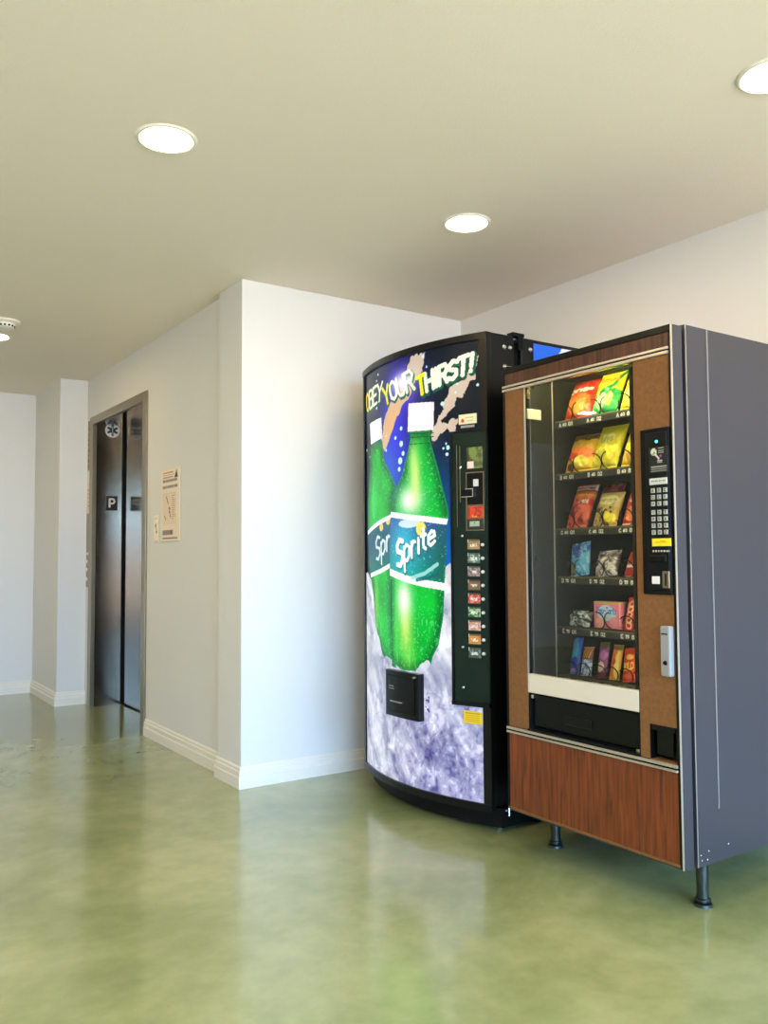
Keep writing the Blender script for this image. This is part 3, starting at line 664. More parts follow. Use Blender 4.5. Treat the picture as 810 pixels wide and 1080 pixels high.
# right side: hinge, bolts, blue picture panel with a splash of white
def ybolt(x, z, r=.010):
    b = MB(); b.lathe([(r, 0), (r, .004), (r*.6, .009)], (0, 0, 0), 14); b.bm.transform(Matrix.Translation((x, YA, z)) @ Matrix.Rotation(math.pi/2, 4, 'X')); return b
for x, z in ((2.330, 1.930), (2.362, 1.931), (2.330, 1.851), (2.475, 1.938)): ybolt(x, z).build('bolt', M['chrome'], dm)
MB().tube([(2.335, YA-.006, 1.851), (2.378, YA-.006, 1.851)], .003, 8).build('latch_rod', M['chrome'], dm)
hg = MB(); hg.box(2.375, 2.440, YA-.006, YA+.03, 1.983, 1.999, .002); hg.box(2.405, 2.432, YA-.006, YA+.0, 1.93, 1.99, .001); hg.build('top_hinge', M['blackm'], dm)
hg = MB(); hg.box(2.30, 2.345, YA-.010, YA+.01, .082, .090, .002); hg.tube([(2.318, YA-.008, .062), (2.318, YA-.008, .098)], .0045, 10); hg.build('bottom_hinge', M['chrome'], dm)
def side(p):
    n = fbm(p.U*8, p.V*8, 2); p.fill(np.clip(n-.3, 0, 1), (20, 60, 190), .5)
    m_ = (np.hypot((p.U-.27)/.14, (p.V-1.79)/.075) < 1+.3*(n-.5)); p.fill(m_, (236, 242, 248))
    m_ = (np.hypot((p.U-.30)/.16, (p.V-.5)/.42) < 1+.5*(n-.5)); p.fill(m_, (20, 150, 70)); p.fill(p.V < .3+.1*n, (205, 210, 226))
plate('side_picture', (2.495, YA-.002, .13), (1, 0, 0), (0, 0, 1), .52, 1.838, .0015, .006, side, M['paint'], dm, (22, 104, 226))

# ================================================================ THE SNACK MACHINE
SX = 2.18; Y0, Y1 = 1.639, 2.401          # right and left edge of the door
SB = 3.05                                   # back
sm = empty('snack_vending_machine', (2.6, 2.02, 0), 'wood-panelled snack vending machine with glass front and charcoal side, standing on legs', 'vending machine')
# hollow cabinet
mb = MB()
mb.box(2.247, SB, Y0, Y0+.012, .140, 1.800, .002)
mb.box(2.247, SB, Y1-.012, Y1, .140, 1.800, .002)
mb.box(2.247, SB, Y0+.012, Y1-.012, 1.776, 1.800); mb.box(2.247, SB, Y0+.012, Y1-.012, .140, .156)
mb.box(SB-.012, SB, Y0+.012, Y1-.012, .156, 1.776)
mb.build('cabinet', M['cab'], sm)
MB().box(2.355, 2.360, Y0-.0025, Y0-.0001, .30, 1.799).build('side_seam', M['seam'], sm)
MB().box(2.2475, 2.2505, Y0-.002, Y0-.0001, .142, 1.799).build('side_edge_trim', M['alu'], sm)
for x, z in ((2.262, .176), (2.300, .182), (2.292, .158), (2.266, .160), (2.40, .185)):
    b = MB(); b.lathe([(.003, 0), (.003, .003), (.001, .004)], (0, 0, 0), 8); b.bm.transform(Matrix.Translation((x, Y0, z)) @ Matrix.Rotation(math.pi/2, 4, 'X'))
    b.build('rivet', M['chrome'], sm)
b = MB(); b.lathe([(.010, 0), (.010, .005), (.006, .009)], (0, 0, 0), 14); b.bm.transform(Matrix.Translation((2.655, Y0, .19)) @ Matrix.Rotation(math.pi/2, 4, 'X')); b.build('side_bolt', M['chrome'], sm)
# interior liner
GY0, GY1 = 1.788, 2.289
IY0, IY1, IX = 1.80, 2.290, 2.93
mb = MB(); mb.box(2.235, IX, IY1, IY1+.012, .47, 1.772); mb.box(2.235, IX, IY0-.012, IY0, .47, 1.772)
mb.box(IX, IX+.012, IY0-.012, IY1+.012, .47, 1.772); mb.box(2.30, IX, IY0, IY1, 1.752, 1.760); mb.box(2.235, IX, IY0, IY1, .460, .470)
mb.box(SX+.007, 2.236, GY1-.003, GY1-.0008, .47, 1.702)
mb.build('interior_liner', M['cabd'], sm)
# door: edge frame and core
mb = MB()
mb.box(SX+.004, 2.232, Y0+.0, Y0+.010, .142, 1.792, .001); mb.box(SX+.004, 2.232, Y1-.008, Y1, .158, 1.792, .001)
mb.box(SX+.004, 2.232, Y0+.01, Y1-.008, 1.776, 1.792, .001); mb.box(SX+.004, 2.232, Y0+.01, Y1-.008, .146, .158, .001)
door2 = mb.build('door', M['cab'], sm)
mb = MB(); mb.box(SX-.001, SX+.006, Y0, Y0+.0025, .146, 1.792); mb.build('door_edge_trim', M['alu'], door2)
mb = MB(); mb.box(SX, SX+.02, Y0+.0025, Y0+.012, .150, 1.790); mb.box(SX, SX+.02, Y1-.010, Y1, .158, 1.780); mb.box(SX-.002, SX+.02, Y0+.0025, Y1, 1.770, 1.792, .002)
mb.build('door_border', M['black'], door2)
MB().box(2.232, 2.247, Y0+.012, Y1-.012, .15, 1.78).build('door_gasket', M['blackm'], sm) if False else None
mb = MB(); mb.box(2.232, 2.247, Y0+.010, Y0+.02, .15, 1.78); mb.box(2.232, 2.247, Y1-.02, Y1-.01, .15, 1.78); mb.box(2.232, 2.247, Y0+.02, Y1-.02, 1.765, 1.78); mb.box(2.232, 2.247, Y0+.02, Y1-.02, .15, .165)
mb.build('door_gasket', M['blackm'], sm)
MB().box(SX+.002, 2.225, Y0+.012, Y1-.010, 1.722, 1.770).build('header_panel', M['woodd'], sm)
mb = MB(); mb.box(SX-.006, SX+.004, Y0+.010, Y1-.002, 1.716, 1.724, .001); mb.box(SX-.006, SX+.004, Y0+.010, Y1-.002, 1.702, 1.711, .001)
mb.build('header_trim', M['alu'], sm)
MB().box(SX-.001, SX+.004, Y0+.012, Y1-.006, 1.711, 1.716).build('trim_groove', M['blackm'], sm)
GY0, GY1 = 1.788, 2.289
MB().box(SX+.002, 2.225, GY1, Y1-.010, .455, 1.702).build('left_stile', M['tan'], sm)
# right stile with the cup cut out of it
mb = MB(); mb.box(SX+.002, 2.225, Y0+.012, GY0, .562, 1.702); mb.box(SX+.002, 2.225, 1.752, GY0, .455, .562); mb.box(SX+.002, 2.225, Y0+.012, 1.752, .448, .456)
mb.build('right_stile', M['tan'], sm)
mb = MB(); mb.box(2.222, 2.228, Y0+.012, 1.752, .456, .562); mb.box(SX+.002, 2.222, 1.748, 1.752, .456, .562); mb.box(SX+.002, 2.222, Y0+.012, Y0+.016, .456, .562)
mb.box(SX+.002, SX+.02, Y0+.02, 1.744, .545, .562); mb.box(SX+.012, SX+.02, 1.675, 1.735, .47, .545, .003); mb.build('coin_return_cup', M['black'], sm)
mb = MB(); mb.box(SX-.006, SX+.004, Y0+.010, Y1-.002, .444, .453, .001); mb.box(SX-.006, SX+.004, Y0+.010, Y1-.002, .431, .438, .001); mb.build('kick_trim', M['alu'], sm)
MB().box(SX-.001, SX+.004, Y0+.012, Y1-.006, .438, .444).build('trim_groove', M['blackm'], sm)
MB().box(SX+.002, 2.225, Y0+.012, Y1-.010, .160, .431).build('kick_panel', M['wood'], sm)
MB().box(SX-.002, SX+.006, Y0+.010, Y1-.002, .152, .160, .001).build('bottom_trim', M['tan'], sm)
# glass window
gl = MB().box(2.192, 2.197, GY0, GY1, .655, 1.702).build('window_pane', M['glass'], sm)
MB().box(SX+.001, SX+.007, GY1-.003, GY1, .590, 1.702).build('window_trim', M['alu'], sm)
MB().box(SX+.001, 2.200, GY0, GY0+.003, .590, 1.702).build('window_trim', M['blackm'], sm)
MB().box(SX, 2.205, GY0+.002, GY1-.002, .590, .657, .002).build('lower_window_rail', M['cream'], sm)
# delivery bay: dark flap in a recess
mb = MB(); mb.box(2.215, 2.225, GY0, GY1, .456, .590); mb.box(SX+.004, 2.215, GY1-.006, GY1, .456, .590); mb.box(SX+.004, 2.215, GY0, GY0+.006, .456, .590); mb.box(SX-.004, 2.215, GY0, GY1, .453, .462, .002)
bay = mb.build('delivery_bay', M['blackm'], sm)
MB().box(2.196, 2.203, GY0+.012, GY1-.012, .470, .582, .003).build('delivery_flap', M['dark_glass'], bay)
MB().box(2.190, 2.196, 2.0, 2.12, .500, .530, .002).build('flap_grip', M['black'], bay)
MB().box(2.186, 2.196, GY0+.008, GY0+.022, .462, .472, .001).build('flap_pivot', M['chrome'], bay); MB().box(2.186, 2.196, GY1-.022, GY1-.010, .570, .582, .001).build('flap_pivot', M['chrome'], bay)
# control panel
kp = MB().box(SX-.008, SX+.01, 1.652, 1.758, .962, 1.476, .003).build('control_panel', M['blackm'], sm)
MB().box(SX-.010, SX-.006, 1.657, 1.737, .975, 1.462, .001).build('control_face', M['black'], kp)
XK = SX-.010
MB().box(XK-.002, XK+.001, 1.690, 1.697, 1.430, 1.437, .0005).build('display_light', M['led'], kp)
def kface(p):
    w = .070
    p.fill(p.circ((.018, .066), .011) & (fbm(p.U*200, p.V*200, 3) > .35), (206, 206, 176)); p.fill(p.stroke([(.026, .056), (.036, .044)], .006), (206, 206, 176))
    for z in (.074, .067, .060): p.fill(p.rect(.034, .055, z, z+.003), (180, 184, 160))
    p.fill(p.circ((.044, .052), .004), (170, 70, 180))
    for z in (.036, .030): p.fill(p.rect(.030, .050, z, z+.003), (190, 190, 180))
    for z in (.018, .010, .004): p.fill(p.rect(.006, .066, z, z+.003), (160, 164, 150))
plate('instruction_print', (XK-.0012, 1.722, 1.336), (0, -1, 0), (0, 0, 1), w=.070, h=.080, th=.001, res=.002, fn=kface, m=M['paint'], parent=kp, base=(16, 17, 16))
def kbar(p): p.fill(p.rect(.004, .062, .008, .013) & (np.sin(p.U*900) > -.3), (90, 90, 84))
plate('display_strip', (XK-.002, 1.722, 1.300), (0, -1, 0), (0, 0, 1), .066, .020, .0018, .002, kbar, M['paint'], kp, (205, 208, 198))
keys = ['A', 'B', 'C', 'D', 'E', 'F', 'H', 'K', 'L', '1', '2', '3', '4', '5', '6', '7', '8', '9', 'X', '0', 'Z']
k = 0
for r in range(7):
    z = 1.282-r*.0205-(.006 if r > 2 else 0)
    for c in range(3):
        y = 1.709-c*.0225
        def kf(p, ch=keys[k]): p.fill(p.text(ch, [(.004, .003), (.009, .003), (.009, .011), (.004, .011)], .0018), (40, 40, 38))
        plate('key', (XK-.004, y+.0065, z-.007), (0, -1, 0), (0, 0, 1), .013, .014, .004, .0013, kf, M['paint'], kp, (176, 176, 160)); k += 1
def ylab(p): p.fill(p.rect(.01, .055, .010, .013) | p.rect(.03, .05, .015, .018), (190, 150, 10))
plate('bill_light_label', (XK-.002, 1.717, 1.110), (0, -1, 0), (0, 0, 1), .070, .024, .0018, .002, ylab, M['paint'], kp, (244, 222, 32))
def sl(p): p.fill(np.sin(p.U*620) > -.2, (200, 200, 190))
plate('denomination_print', (XK-.0012, 1.716, 1.092), (0, -1, 0), (0, 0, 1), .062, .006, .001, .0015, sl, M['paint'], kp, (16, 17, 16))
mb = MB(); mb.box(XK-.012, XK+.001, 1.662, 1.722, 1.062, 1.082, .003); mb.build('bill_slot', M['blackm'], kp)
MB().box(XK-.004, XK+.001, 1.692, 1.720, .994, 1.018, .002).build('coin_return_button', M['white'], kp)
ci = MB().box(XK-.005, XK+.001, 1.655, 1.680, .982, 1.034, .002).build('coin_plate', M['frame'], kp)
MB().box(XK-.0056, XK-.004, 1.664, 1.670, .990, 1.026).build('coin_slot', M['blackm'], ci)
hd = MB().box(SX-.020, SX+.004, 1.655, 1.690, .716, .868, .005).build('lock_handle', M['grey'], sm)
MB().lathe([(.006, -.0235), (.007, -.020)], (SX, 1.672, .757), 14, 'x').build('key_hole', M['blackm'], hd)
MB().box(SX-.0215, SX-.019, 1.662, 1.684, .842, .846).build('handle_line', M['blackm'], hd)
# legs
for x, y in ((2.328, 1.682), (2.345, 2.325), (2.95, 1.69), (2.95, 2.325)):
    MB().lathe([(.030, .142), (.030, .134), (.020, .130), (.018, .05), (.019, .026), (.024, .022), (.024, .016), (.014, .014), (.014, .010), (.027, .008), (.029, 0), (.0005, 0)], (x, y, 0), 28).build('leg', M['steelfoot'], sm, True)
# lamps
MB().tube([(2.232, IY0+.02, 1.738), (2.232, IY1-.02, 1.738)], .010, 12).build('lamp_tube', M['tube'], sm, True)
MB().tube([(2.245, IY0+.016, .62), (2.245, IY0+.016, 1.68)], .008, 12).build('side_lamp_tube', M['tube2'], sm, True)
MB().box(2.226, 2.230, IY0+.001, IY0+.040, .60, 1.70).build('lamp_shield', M['cabd'], sm)  # unseen sheet added to block the side tube's glare
# items on the liner's left side
def stk(p): p.fill(p.rect(0, .076, 0, .003), (190, 180, 140))
plate('price_card', (2.192, IY1-.0055, 1.588), (1, 0, 0), (0, 0, 1), .072, .038, .002, .004, stk, M['paint'], sm, (244, 238, 214))
plate('lamp_label', (2.194, IY1-.0055, 1.664), (1, 0, 0), (0, 0, 1), .014, .046, .002, .003, lambda p: p.fill(fbm(p.U*150, p.V*150, 2) > .5, (120, 100, 40)), M['paint'], sm, (214, 200, 130))
MB().tube([(2.325, IY1-.004, .50), (2.325, IY1-.004, 1.74)], .003, 6).build('shelf_rail', M['alu'], sm)
mb = MB(); b = MB(); b.lathe([(.012, 0), (.012, .006), (.004, .009)], (0, 0, 0), 16); b.bm.transform(Matrix.Translation((2.235, IY1, 1.075)) @ Matrix.Rotation(math.pi/2, 4, 'X')); b.build('liner_plug', M['blackm'], sm)
# shelves with price strips
ROWS = (1.586, 1.388, 1.183, 1.004, .818, .640)
cols3 = (2.222, 2.085, 1.948, 1.845)
cols6 = (2.245, 2.185, 2.110, 2.055, 1.990, 1.930, 1.870)
NUM = ['10', '12', '14', '16']
for r, z in enumerate(ROWS):
    sh = MB().box(2.344, 2.90, IY0+.002, IY1-.006, z-.006, z).build('shelf', M['lit'], sm)
    def sf(p, r=r):
        cs = cols6 if r == 5 else cols3
        for i, y in enumerate(cs):
            u = IY1-.004-y; g = .6 if r == 5 else 1
            a = (234, 232, 216)
            if r != 5:
                p.fill(p.text('ABCDEF'[r], [(u-.042, .006), (u-.034, .006), (u-.034, .018), (u-.042, .018)], .003), a)
            p.fill(p.text('75' if r > 2 else '60', [(u-.024*g, .007), (u-.008*g, .007), (u-.008*g, .017), (u-.024*g, .017)], .003), a)
            p.fill(p.text('0%d' % (i % 3+1) if r != 5 else '1%d' % i, [(u+.004*g, .006), (u+.024*g, .006), (u+.024*g, .018), (u+.004*g, .018)], .003), a)
        p.fill((p.V > .021), (92, 86, 56))
    plate('price_strip', (2.338, IY1-.004, z-.026), (0, -1, 0), (0, 0, 1), IY1-IY0-.008, .028, .004, .0017, sf, M['paint'], sh, (34, 34, 26))
# coils: a pair in each column
def coil(mb, y, z, R, x0=2.350, turns=5, pitch=.052, ph=0, hand=1):
    pts = []; n = 18*turns
    for i in range(n+1):
        a = 2*math.pi*i/18+ph; pts.append((x0+pitch*i/18, y+R*math.cos(a)*hand, z+R+.003+R*math.sin(a)))
    mb.tube(pts, .0022, 5)
for r, z in enumerate(ROWS):
    if r == 5:
        for y in cols6[:6]:
            mb = MB(); coil(mb, y, z, .024, turns=6, pitch=.040, ph=.6); mb.build('spiral_coil', M['coil'], sm, True)
    else:
        for i, y in enumerate(cols3[:3]):
            if r == 4 and i == 2:
                for yy in (1.982, 1.925): mb = MB(); coil(mb, yy, z, .026, turns=6, pitch=.040, ph=.6); mb.build('spiral_coil', M['coil'], sm, True)
                continue
            for s in (-1, 1):
                mb = MB(); coil(mb, y+s*.031, z, .030, ph=math.pi*.5, hand=s); mb.build('spiral_coil', M['coil'], sm, True)

# ================================================================ SNACKS (each one rests inside the machine and is a thing of its own)
def bag(name, cy, z0, w, h, T, fn, base, label, cat='snack bag', x=2.372, tilt=24, lean=0, group='snack packets in the vending machine', seed=0, crimp=.06, nu=40, nv=52, emb=.006, puff=.42):
    """pillow packet: front to -x, seams top and bottom; local origin at its foot"""
    w = w*.87 if cat == 'snack bag' else w
    rs = np.linspace(0, 1, nu); vs = np.linspace(0, 1, nv); U, V = np.meshgrid(rs, vs)
    p = Paint(U*w, V*h, base); p.w = w; p.h = h; fn(p)
    e = np.clip((V-crimp)/(1-2*crimp), 0, 1)
    t = T/2*np.power(np.sin(np.pi*np.clip(U, 0, 1)), puff)*np.power(np.sin(np.pi*e), puff)
    crk = (fbm(U*7+seed*3, V*9+seed, seed, 3)-.5)*emb*2.2+(np.abs(fbm(U*4+seed, V*5, seed+5, 3)-.5))*emb*1.5
    edge = np.clip(np.sin(np.pi*U)*3, 0, 1)*np.clip(np.sin(np.pi*e)*3, 0, 1)
    rip = (V < crimp) | (V > 1-crimp)
    xf = -(t+crk*edge)-.0006+np.where(rip, .0009*np.sin(U*70), 0)
    narrow = 1-.05*np.sin(np.pi*e)
    yy = -(U-.5)*w*narrow; zz = V*h
    Fp = np.stack([xf, yy, zz], -1).reshape(-1, 3); Bp = np.stack([t*.85+.0006+crk*edge*.6+np.where(rip, .0009*np.sin(U*70), 0), yy, zz], -1).reshape(-1, 3)
    P = np.concatenate([Fp, Bp]); n = nu*nv; G = grid_faces(nu, nv); F = G.tolist()+(G[:, ::-1]+n).tolist()
    idx = list(range(nu))+[r*nu+nu-1 for r in range(1, nv)]+[(nv-1)*nu+c for c in range(nu-2, -1, -1)]+[r*nu for r in range(nv-2, 0, -1)]
    for i in range(len(idx)): a, b_ = idx[i], idx[(i+1) % len(idx)]; F.append([b_, a, a+n, b_+n])
    me = mesh_np(name, P, F); set_col(me, np.concatenate([p.C.reshape(-1, 3)]*2))
    o = link(me, name, M['bag'], None, True)
    dz = min(0, 0); o.location = (x, cy, z0+.002); o.rotation_euler = (math.radians(lean), math.radians(tilt), 0)
    o.rotation_euler = (math.radians(lean), math.radians(tilt), 0)
    tag(o, label, cat, group); return o
def word(p, t, x0, x1, y0, y1, c, w=.05, slant=0, sh=None):
    W_, H_ = p.w, p.h; q = [(x0*W_, y0*H_), (x1*W_, (y0+slant)*H_), (x1*W_, (y1+slant)*H_), (x0*W_, y1*H_)]
    if sh: p.fill(p.text(t, q, w*W_*1.9), sh)
    p.fill(p.text(t, q, w*W_), c)
def blot(p, cx, cy, rx, ry, c, seed=1, a=1, wob=.5):
    n = fbm(p.U/p.w*6, p.V/p.h*6, seed); m_ = np.hypot((p.U/p.w-cx)/rx, (p.V/p.h-cy)/ry) < 1+wob*(n-.5); p.fill(m_, c, a); return m_
def band(p, a, b, c, k=1): p.fill((p.V/p.h > a) & (p.V/p.h < b), c, k)
def f_red(p):
    n = fbm(p.U/p.w*4, p.V/p.h*4, 7); p.fill(np.clip(n*1.8-.6, 0, 1), (238, 110, 30), .8); blot(p, .5, .32, .42, .26, (244, 130, 36), 3, .9); blot(p, .55, .25, .25, .14, (250, 178, 70), 5)
    blot(p, .5, .70, .46, .13, (226, 60, 24), 9, 1, .2); word(p, 'Doritos', .10, .90, .63, .74, (250, 236, 210), .05, .04, (150, 24, 16)); band(p, .94, 1, (170, 30, 20))
def f_green(p):
    blot(p, .5, .75, .7, .34, (250, 226, 40), 2, 1, .3); n = fbm(p.U/p.w*5, p.V/p.h*5, 4); p.fill((n > .52)*(p.V/p.h < .55), (30, 170, 80), .9); blot(p, .35, .30, .20, .2, (190, 236, 170), 8); blot(p, .68, .3, .16, .14, (230, 220, 60), 10)
    p.fill(p.stroke([(.3*p.w, .45*p.h), (.75*p.w, .62*p.h), (.95*p.w, .95*p.h)], .016), (20, 150, 70)); word(p, 'Funyuns', .12, .86, .72, .82, (240, 130, 30), .035)
def f_yel(p):
    n = fbm(p.U/p.w*5, p.V/p.h*5, 14); p.fill(n > .6, (240, 206, 30), .8); blot(p, .45, .28, .34, .2, (250, 240, 90), 8); blot(p, .55, .86, .16, .06, (190, 110, 40), 8); word(p, 'Lays', .2, .8, .55, .70, (214, 60, 40), .06)
def f_oyel(p):
    band(p, .82, 1, (150, 110, 40)); word(p, 'RUFFLES', .12, .9, .80, .90, (90, 60, 30), .04); blot(p, .5, .42, .5, .16, (240, 110, 30), 3, .9); blot(p, .3, .35, .25, .1, (226, 70, 30), 6); blot(p, .55, .22, .34, .14, (244, 226, 80), 8); blot(p, .2, .12, .12, .1, (120, 50, 24), 3)
def f_yel2(p):
    blot(p, .5, .66, .3, .1, (246, 250, 150), 6); n = fbm(p.U/p.w*7, p.V/p.h*7, 24); p.fill((n > .5)*(p.V/p.h < .35), (222, 206, 60), .9); blot(p, .4, .3, .2, .12, (200, 190, 60), 2); word(p, 'Lays', .25, .75, .58, .70, (200, 180, 30), .05)
def f_yel3(p):
    for k in range(4): p.fill(p.stroke([((.15+k*.2)*p.w, .98*p.h), ((.3+k*.16)*p.w, .62*p.h)], .007), (90, 60, 34))
    blot(p, .45, .5, .4, .14, (250, 240, 60), 8); blot(p, .55, .2, .34, .16, (206, 150, 90), 3); blot(p, .8, .3, .16, .16, (110, 60, 30), 6)
def f_frit(p):
    band(p, .84, .97, (246, 240, 226)); word(p, 'Munchies', .08, .92, .86, .94, (190, 40, 30), .035); band(p, .62, .80, (236, 120, 40)); band(p, .68, .74, (246, 176, 90)); word(p, 'FLAMIN', .14, .86, .50, .60, (240, 214, 190), .03); n = fbm(p.U/p.w*8, p.V/p.h*8, 9); p.fill((n > .5)*(p.V/p.h < .48), (232, 110, 60), .8); p.fill((n < .40)*(p.V/p.h < .48), (96, 20, 16), .8)
def f_redb(p): n = fbm(p.U/p.w*7, p.V/p.h*7, 19); p.fill(n > .58, (214, 110, 110), .8)
def f_smart(p):
    blot(p, .5, .72, .44, .16, (244, 236, 170), 6, 1, .2); word(p, 'Popcorn', .16, .84, .68, .77, (190, 170, 60), .03); n = fbm(p.U/p.w*8, p.V/p.h*7, 29); p.fill((n > .5)*(p.V/p.h < .52), (196, 160, 60), .9); p.fill((n < .42)*(p.V/p.h < .52), (60, 44, 34), .9); blot(p, .75, .2, .2, .14, (246, 226, 40), 3)
def f_chee(p):
    word(p, 'Cheetos', .24, 1.25, .58, .76, (250, 226, 190), .06, .02, (130, 16, 14)); blot(p, .32, .28, .2, .2, (244, 150, 80), 8); blot(p, .78, .28, .2, .2, (244, 140, 70), 5); band(p, .93, 1, (226, 180, 150)); band(p, 0, .05, (244, 210, 180))
def f_blue(p):
    blot(p, .55, .8, .5, .2, (30, 100, 206), 5); n = fbm(p.U/p.w*8, p.V/p.h*8, 2); p.fill(n > .6, (170, 226, 250), .8); p.fill((n < .4)*(p.V/p.h > .5), (14, 50, 130), .8); blot(p, .15, .2, .2, .2, (150, 140, 90), 3)
def f_silv(p):
    n = fbm(p.U/p.w*8, p.V/p.h*8, 12); p.fill(n > .55, (236, 228, 214), .9); p.fill(n < .42, (84, 66, 60), .9); p.fill(p.stroke([(.1*p.w, .1*p.h), (.8*p.w, .9*p.h)], .012), (190, 176, 170), .7)
def f_red4(p): band(p, .30, .42, (246, 226, 214)); n = fbm(p.U/p.w*8, p.V/p.h*8, 32); p.fill(n > .6, (226, 120, 70), .8)
def f_crum(p): n = fbm(p.U/p.w*9, p.V/p.h*6, 42); p.fill(n > .55, (240, 244, 236)); p.fill(n < .42, (40, 48, 44)); word(p, 'Trail', .2, .8, .3, .7, (60, 70, 60), .04)
bag('chip_bag', 2.205, 1.588, .150, .165, .05, f_red, (206, 34, 24), 'red and orange chip bag with white lettering, first on the top shelf', seed=1)
bag('chip_bag', 2.085, 1.588, .140, .180, .05, f_green, (70, 190, 90), 'yellow and green chip bag in the middle of the top shelf', seed=2, x=2.38)
bag('chip_bag', 1.948, 1.588, .130, .170, .05, f_yel, (250, 232, 30), 'bright yellow chip bag cut off by the frame on the top shelf', seed=3)
bag('chip_bag', 2.205, 1.390, .150, .158, .05, f_oyel, (246, 196, 40), 'orange and yellow chip bag with brown top, first on the second shelf', seed=4)
bag('chip_bag', 2.085, 1.390, .138, .180, .05, f_yel2, (238, 226, 50), 'plain yellow chip bag in the middle of the second shelf', seed=5)
bag('chip_bag', 1.948, 1.390, .130, .156, .05, f_yel3, (240, 206, 50), 'yellow chip bag with brown marks cut off by the frame on the second shelf', seed=6)
bag('snack_bag', 2.218, 1.185, .118, .178, .045, f_frit, (196, 36, 28), 'red snack bag with white top band, first on the third shelf', seed=7)
bag('snack_bag', 2.165, 1.185, .120, .178, .045, f_redb, (150, 22, 30), 'dark red snack bag behind the first bag on the third shelf', seed=8, x=2.455)
bag('snack_bag', 2.085, 1.185, .125, .135, .045, f_smart, (206, 184, 110), 'cream and yellow snack bag in the middle of the third shelf', seed=9)
bag('snack_bag', 1.950, 1.185, .125, .138, .045, f_chee, (206, 34, 26), 'bright red snack bag cut off by the frame on the third shelf', seed=10)
bag('snack_bag', 2.205, 1.006, .100, .128, .04, f_blue, (90, 180, 230), 'crumpled blue packet on the left of the fourth shelf', seed=11, tilt=14, lean=-8, emb=.008)
bag('snack_bag', 2.083, 1.006, .115, .100, .04, f_silv, (150, 140, 140), 'silver and grey packet in the middle of the fourth shelf', seed=12, tilt=22, lean=-4, emb=.006)
bag('snack_bag', 1.950, 1.006, .115, .095, .04, f_red4, (176, 34, 28), 'small red packet with white band on the right of the fourth shelf', seed=13)
bag('snack_bag', 2.215, .820, .112, .062, .05, f_crum, (150, 156, 150), 'crumpled silver and black packet low on the fifth shelf', seed=14, tilt=26, emb=.012)
def f_pink(p):
    blot(p, .5, .58, .36, .28, (196, 226, 246), 3, 1, .3); word(p, 'Pop-Tarts', .12, .88, .55, .78, (60, 130, 220), .03); blot(p, .22, .2, .16, .2, (246, 176, 160), 6); blot(p, .78, .25, .16, .2, (240, 150, 160), 4); p.fill((fbm(p.U*120, p.V*120, 2) > .7)*(p.V < .03), (214, 60, 90), .8); band(p, .93, 1, (206, 190, 90))
def carton(name, cy, z0, w, h, d, fn, base, label, x):
    def g(p): p.w = w; p.h = h; fn(p)
    o = plate(name, (x, cy+w/2, z0), (0, -1, 0), (0, 0, 1), w, h, d, .0022, g, M['bag'], None, base, None, (x, cy, z0)); return tag(o, label, 'snack box', 'snack packets in the vending machine')
carton('pastry_box', 2.083, .822, .116, .096, .045, f_pink, (240, 130, 150), 'pink box with light blue middle standing on the fifth shelf', 2.372)
def bar(fn, base, cy, z0, w, h, label, seed, T=.022, lean=0, x=2.372, tilt=17): return bag('candy_bar', cy, z0, w, h, T, fn, base, label, 'candy bar', x, tilt, lean, 'candy bars in the vending machine', seed, .05, 20, 44, .0018, .5)
def b_kit(p):
    for k in range(5): p.fill(p.circ((.45*p.w, (.14+.16*k)*p.h), p.w*.26) & ~p.circ((.45*p.w, (.14+.16*k)*p.h), p.w*.15), (250, 206, 160))
bar(b_kit, (206, 26, 26), 1.982, .820, .052, .118, 'tall red candy pack with white rings on the fifth shelf', 21)
bar(lambda p: blot(p, .4, .3, .4, .3, (250, 190, 160), 3), (196, 34, 24), 1.922, .820, .050, .105, 'sliver of a red candy pack at the frame edge on the fifth shelf', 22)
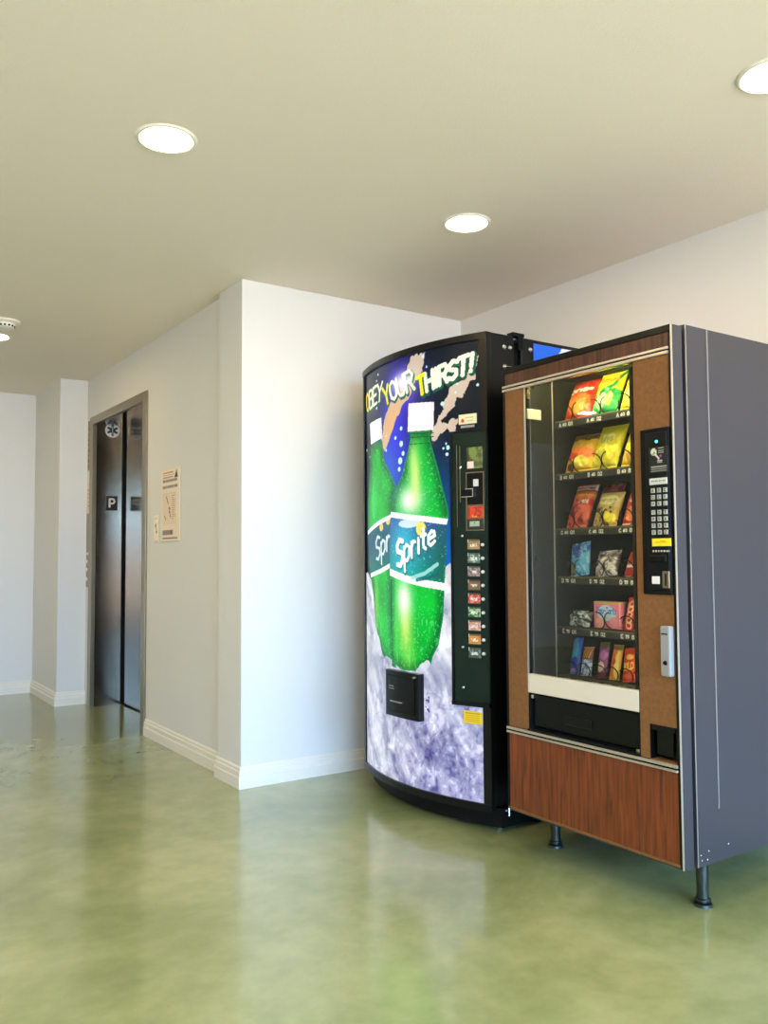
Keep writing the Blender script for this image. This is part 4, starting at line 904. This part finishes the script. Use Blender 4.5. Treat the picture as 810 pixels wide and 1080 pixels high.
def b_blue(p): blot(p, .4, .7, .4, .3, (70, 180, 230), 3); blot(p, .6, .3, .4, .16, (20, 60, 190), 5); blot(p, .4, .1, .3, .06, (220, 140, 190), 5)
def b_orw(p):
    band(p, .55, 1, (120, 60, 20)); 
    for k in range(4): p.fill(p.stroke([((.15+.2*k)*p.w, .62*p.h), ((.3+.2*k)*p.w, .95*p.h)], .004), (246, 170, 60))
    band(p, 0, .55, (90, 130, 206)); n = fbm(p.U*160, p.V*160, 3); p.fill((n > .52)*(p.V/p.h < .55), (226, 232, 244))
def b_pur(p): band(p, .82, 1, (120, 110, 50)); blot(p, .6, .62, .36, .14, (206, 120, 196), 6); blot(p, .4, .3, .36, .14, (246, 226, 196), 4, 1, .2); band(p, 0, .14, (110, 30, 50))
def b_ory(p): blot(p, .35, .5, .3, .5, (246, 130, 50), 3); blot(p, .7, .4, .2, .4, (252, 226, 100), 5); blot(p, .4, .5, .2, .1, (214, 60, 50), 2); band(p, .85, 1, (150, 130, 50))
def b_ree(p): word(p, 'ROLO', .1, .9, .32, .52, (250, 206, 60), .09, .05); blot(p, .6, .72, .3, .08, (250, 190, 60), 4); blot(p, .5, .15, .3, .08, (246, 100, 60), 6)
def b_gry(p): n = fbm(p.U*90, p.V*90, 6); p.fill(n > .5, (206, 210, 130))
bar(b_blue, (26, 100, 214), 2.243, .642, .046, .138, 'bright blue candy bar, first on the bottom shelf', 23, lean=-4)
bar(b_orw, (240, 236, 226), 2.186, .642, .050, .106, 'candy bar striped orange above and blue-white below, second on the bottom shelf', 24, lean=-5)
bar(b_pur, (150, 60, 130), 2.110, .642, .044, .132, 'purple and cream candy bar, third on the bottom shelf', 25, lean=-6)
bar(b_ory, (240, 170, 60), 2.055, .642, .044, .126, 'orange and yellow candy bar, fourth on the bottom shelf', 26, lean=-2)
bar(b_ree, (226, 56, 26), 1.990, .642, .052, .120, 'red-orange candy bar with yellow lettering, fifth on the bottom shelf', 27, lean=-7)
bar(b_gry, (120, 130, 70), 1.930, .642, .044, .130, 'green and cream candy bar at the frame edge on the bottom shelf', 28)
